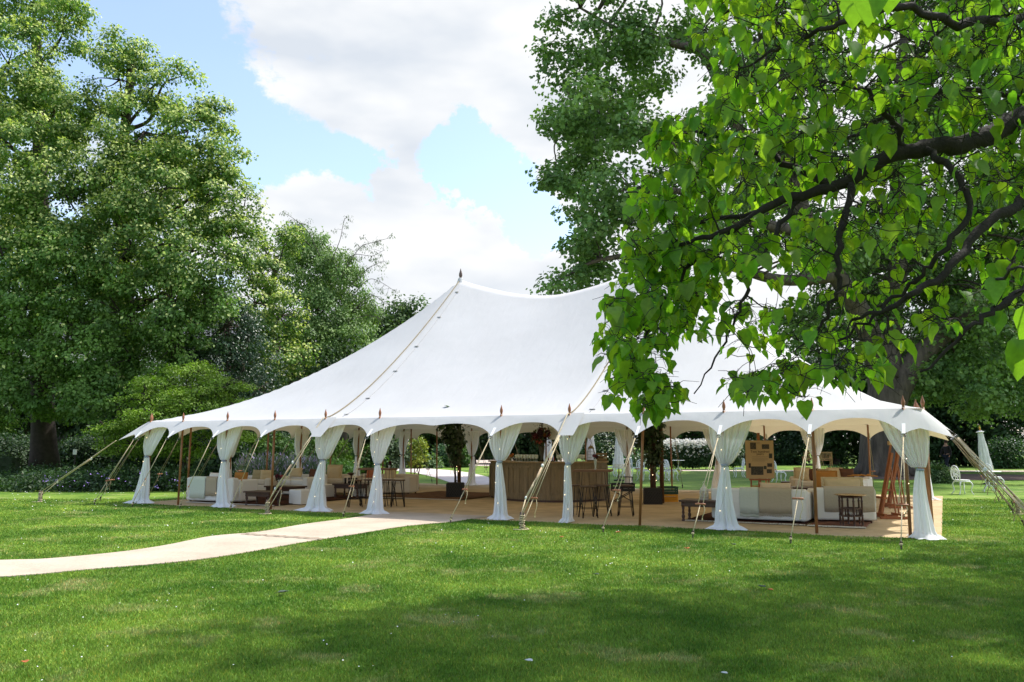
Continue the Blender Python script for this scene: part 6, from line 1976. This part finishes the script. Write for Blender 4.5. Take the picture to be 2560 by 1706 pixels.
def parasol(label, loc, rz, h=2.35, tilt=(0, 0)):
    r = thing('parasol', label, 'parasol', loc, rz, 'closed cream parasols')
    r.rotation_euler = (tilt[0], tilt[1], rz)
    MB().tube([(0, 0, 0), (0, 0, h - .1)], .024, 10).build('pole', EW, r)
    MB().lathe([(.03, h - .12), (.035, h - .10), (.02, h - .08), (.04, h - .05), (.03, h - .02), (.01, h + .03), (.002, h + .08)], n=12).build('finial', mat('gilt_finial', srgb(190, 140, 60), .35, metal=.6), r)
    rows = []; n_ = 64
    for j in range(15):
        f = j / 14; z = lerp(h - .16, h - 1.58, f); row = []
        for i in range(n_ + 1):
            a = 2 * math.pi * i / n_; fold = abs(math.sin(a * 4)); rr_ = lerp(.055, .20, f ** .8) * (1 + .28 * fold - .1) + .012 * math.sin(a * 12 + j)
            row.append((rr_ * math.cos(a), rr_ * math.sin(a), z))
        rows.append(row)
    pc = mat('aged_parasol_cloth', (.82, .78, .73), .85, var=.08, scale=7, transl=.05)
    MB().sheet(rows).build('folded_canopy', pc, r)
    MB().lathe([(.12, h - .22), (.16, h - .19), (.10, h - .165), (.06, h - .14)], n=8, smooth=False).build('crown_frill', pc, r)
    fr = MB()
    fr.sheet([[(.235 * math.cos(a) * (1 + .06 * math.sin(a * 8)), .235 * math.sin(a) * (1 + .06 * math.sin(a * 8)), h - 1.50 - .17 * k) for a in np.linspace(0, 2 * math.pi, 65)] for k in (0, .5, 1)])
    fr.build('fringe_band', mat('parasol_fringe', (.74, .66, .52), .9, var=.25, scale=14), r)
    MB().lathe([(.22, 0), (.22, .04), (.06, .07), (.04, .2)], n=20).build('base', BLACK_METAL, r)
    return r


pr = parasol('closed cream parasol with a fringe on the lawn right of the tent', Vector((18.0, 32.4, 0)), 0, 2.2, (0, -.10))
pr.location = Vector((18.35, 33.0, 0))
dup(pr, at(1477, 31.5), .4, 'closed cream parasol behind the bird cage lantern').rotation_euler = (0, 0, .4)
dup(pr, at(1370, 33), .9, 'closed cream parasol behind the flower vase on the bar').rotation_euler = (0, 0, .9)
dup(pr, at(1546, 36), 1.4, 'closed cream parasol mostly hidden by the back drape behind the bar end').rotation_euler = (0, 0, 1.4)

# bench
bn = thing('garden_bench', 'slatted wooden garden bench at the far side of the lawn', 'bench', G(2044, 1168), -.12 + math.pi)
BW = 1.85; bwood = mat('weathered_teak', srgb(168, 122, 92), .6, var=.15, scale=6)
for k in range(5): MB().box((0, -.18 + .1 * k, .46), (BW - .1, .08, .025)).build('seat_slat', bwood, bn)
MB().box((0, .30, .98), (BW, .04, .09)).build('top_rail', bwood, bn); MB().box((0, .27, .56), (BW, .04, .06)).build('lower_rail', bwood, bn)
for k in range(19): MB().box((-BW / 2 + .1 + (BW - .2) * k / 18, .285, .77), (.035, .02, .38)).build('back_slat', bwood, bn)
for s in (-1, 1):
    MB().box((s * (BW / 2 - .03), .27, .50), (.07, .07, 1.0)).build('leg', bwood, bn); MB().box((s * (BW / 2 - .03), -.22, .33), (.07, .07, .66)).build('leg', bwood, bn)
    MB().box((s * (BW / 2 - .03), 0, .68), (.08, .56, .035)).build('armrest', bwood, bn)

# distant walker
pw = at(2364, 46.5)
per = thing('person', 'person in dark clothes walking along the far path behind the ropes', 'person', pw, -1.2)


def skin(name, verts, edges, rads, m, par, sub=2, root=0):
    me = bpy.data.meshes.new(name); me.from_pydata(verts, edges, []); me.materials.append(m)
    o = bpy.data.objects.new(name, me); C.objects.link(o); o.parent = par
    sk = o.modifiers.new('skin', 'SKIN'); o.modifiers.new('s', 'SUBSURF').levels = sub; o.modifiers['s'].render_levels = sub
    lay = me.skin_vertices[0] if me.skin_vertices else None
    if lay is None:
        bm = bmesh.new(); bm.from_mesh(me); bm.verts.layers.skin.verify(); bm.to_mesh(me); bm.free(); lay = me.skin_vertices[0]
    for i, r in enumerate(rads): lay.data[i].radius = r if hasattr(r, '__len__') else (r, r)
    for i in range(len(rads)): lay.data[i].use_root = (i == root)
    sk.use_smooth_shade = True
    return o


SKINM = mat('skin', srgb(200, 150, 124), .6); NAVY = mat('navy_cloth', srgb(34, 38, 52), .9)
bv = [(0, 0, .95), (0, 0, 1.12), (0, .0, 1.32), (0, 0, 1.44), (0, -.01, 1.53), (0, -.02, 1.64), (.17, 0, 1.40), (.23, .08, 1.14), (.22, -.02, .92), (-.17, 0, 1.40), (-.23, -.10, 1.15), (-.22, -.20, .96),
      (.09, 0, .90), (.10, -.14, .50), (.10, -.16, .10), (.10, -.27, .04), (-.09, 0, .90), (-.10, .08, .50), (-.10, .28, .14), (-.10, .20, .05)]
be = [(0, 1), (1, 2), (2, 3), (3, 4), (4, 5), (3, 6), (6, 7), (7, 8), (3, 9), (9, 10), (10, 11), (0, 12), (12, 13), (13, 14), (14, 15), (0, 16), (16, 17), (17, 18), (18, 19)]
brd = [(.15, .11), (.13, .1), (.15, .11), (.09, .08), .055, (.085, .10), .06, .042, .035, .06, .042, .035, .09, .06, .04, .035, .09, .06, .04, .035]
skin('body', bv, be, brd, SKINM, per)
# clothing follows the limbs a little larger
skin('trousers', [bv[i] for i in (0, 12, 13, 14, 16, 17, 18)], [(0, 1), (1, 2), (2, 3), (0, 4), (4, 5), (5, 6)], [(.17, .13), .10, .075, .06, .10, .075, .06], NAVY, per)
skin('jacket', [(0, 0, .92)] + [bv[i] for i in (1, 2, 3, 6, 7, 8, 9, 10, 11)], [(0, 1), (1, 2), (2, 3), (3, 4), (4, 5), (5, 6), (3, 7), (7, 8), (8, 9)], [(.17, .13), (.16, .12), (.18, .13), (.11, .1), .075, .056, .046, .075, .056, .046], mat('dark_jacket', srgb(46, 40, 42), .9), per)
MB().ball((0, .015, 1.67), (.092, .11, .10), 8).build('hair', mat('brown_hair', srgb(60, 40, 30), .8), per)
hd_ = MB()
for s in (-1, 1):
    for k in range(4): hd_.tube([(s * .22 + .0, -.02 - .015 * k if s > 0 else -.20 - .015 * k, .93), (s * .22, -.03 - .02 * k if s > 0 else -.21 - .02 * k, .85)], .009, 5)
hd_.build('fingers', SKINM, per)
MB().ball((0, -.11, 1.635), (.012, .02, .02), 4).ball((.03, -.095, 1.66), (.012, .008, .008), 4).ball((-.03, -.095, 1.66), (.012, .008, .008), 4).ball((0, -.098, 1.60), (.025, .008, .007), 4).build('face_features', mat('face_dark', srgb(120, 70, 60), .6), per)

# fallen leaves on the grass and one on the roof
def fallen(label, loc, rz, s, m, curl=.4, seed=0, rot=(0, 0)):
    o = thing('fallen_leaf', label, 'leaf', loc, rz, 'leaves fallen on the lawn'); o.rotation_euler = (rot[0], rot[1], rz)
    rr = random.Random(seed); rows = []
    for i in range(9):
        f = i / 8; w = .42 * math.sin(math.pi * f) ** .7 * (1 - .35 * f) + .01; row = []
        for j in range(7):
            u = -1 + j / 3; row.append((u * w * s, (f - .5) * s, .012 + curl * s * (u * u * w + .6 * (f - .4) ** 2) + .06 * s * mnoise.noise(Vector((f * 4, u * 2, seed)))))
        rows.append(row)
    MB().sheet(rows).build('blade', m, o, solid=.0012)
    MB().tube([(0, -.5 * s, .02), (.02 * s, -.72 * s, .03 * s + .01), (.06 * s, -.85 * s, .01)], .0018, 4).build('stalk', BARK_DARK, o)
    return o


LM = [mat('dull_leaf', (.05, .08, .05), .6), mat('rust_leaf', srgb(170, 96, 50), .7, var=.3, scale=30), mat('silver_leaf', srgb(190, 196, 196), .6), mat('fallen_green', (.09, .17, .05), .5)]
for px, py, s, mi, lab in [(708, 1484, .11, 0, 'large dark curled leaf on the grass in the left middle foreground'), (1905, 1470, .09, 0, 'dark leaf on the shaded grass in the right foreground'), (1718, 1374, .11, 1, 'rust and brown leaf on the grass between the second and third right pegs'),
                           (1834, 1364, .10, 0, 'grey green leaf on the grass beside the rust leaf'), (1546, 1333, .10, 1, 'orange brown leaf near the peg in front of the bar stools'), (1403, 1345, .08, 1, 'tiny orange leaf on the grass right of the laced stake'),
                           (1322, 1657, .07, 2, 'silvery leaf on the grass at the bottom centre'), (1811, 1688, .05, 2, 'pale round leaf at the bottom right of centre'), (1491, 1439, .08, 0, 'small dark leaf in the middle of the sunlit grass'), (62, 1660, .07, 1, 'tan dry leaf at the bottom left corner'), (1926, 1478, .07, 1, 'small pale scrap beside the dark leaf in the right foreground')]:
    fallen(lab, G(px, py, .03), rnd.uniform(0, 6), s, LM[mi], seed=px)
rp = None
best = min(((abs(proj_[0] - 1118) + abs(proj_[1] - 1018), t_, s_) for t_ in np.linspace(5, 8, 61) for s_ in np.linspace(0, 2, 81) for proj_ in [(lambda p: ((1280 + FPX * p.x / (p.y * math.cos(PITCH) + (p.z - CAM_H) * math.sin(PITCH))), 853 - FPX * (-p.y * math.sin(PITCH) + (p.z - CAM_H) * math.cos(PITCH)) / (p.y * math.cos(PITCH) + (p.z - CAM_H) * math.sin(PITCH))))(T(t_, s_, canopy_z(t_, s_)))]))
fallen('small green leaf lying on the white roof canvas', T(best[1], best[2], canopy_z(best[1], best[2]) + .005), 1.2, .15, LM[3], curl=.2, seed=3, rot=(.3, 0))
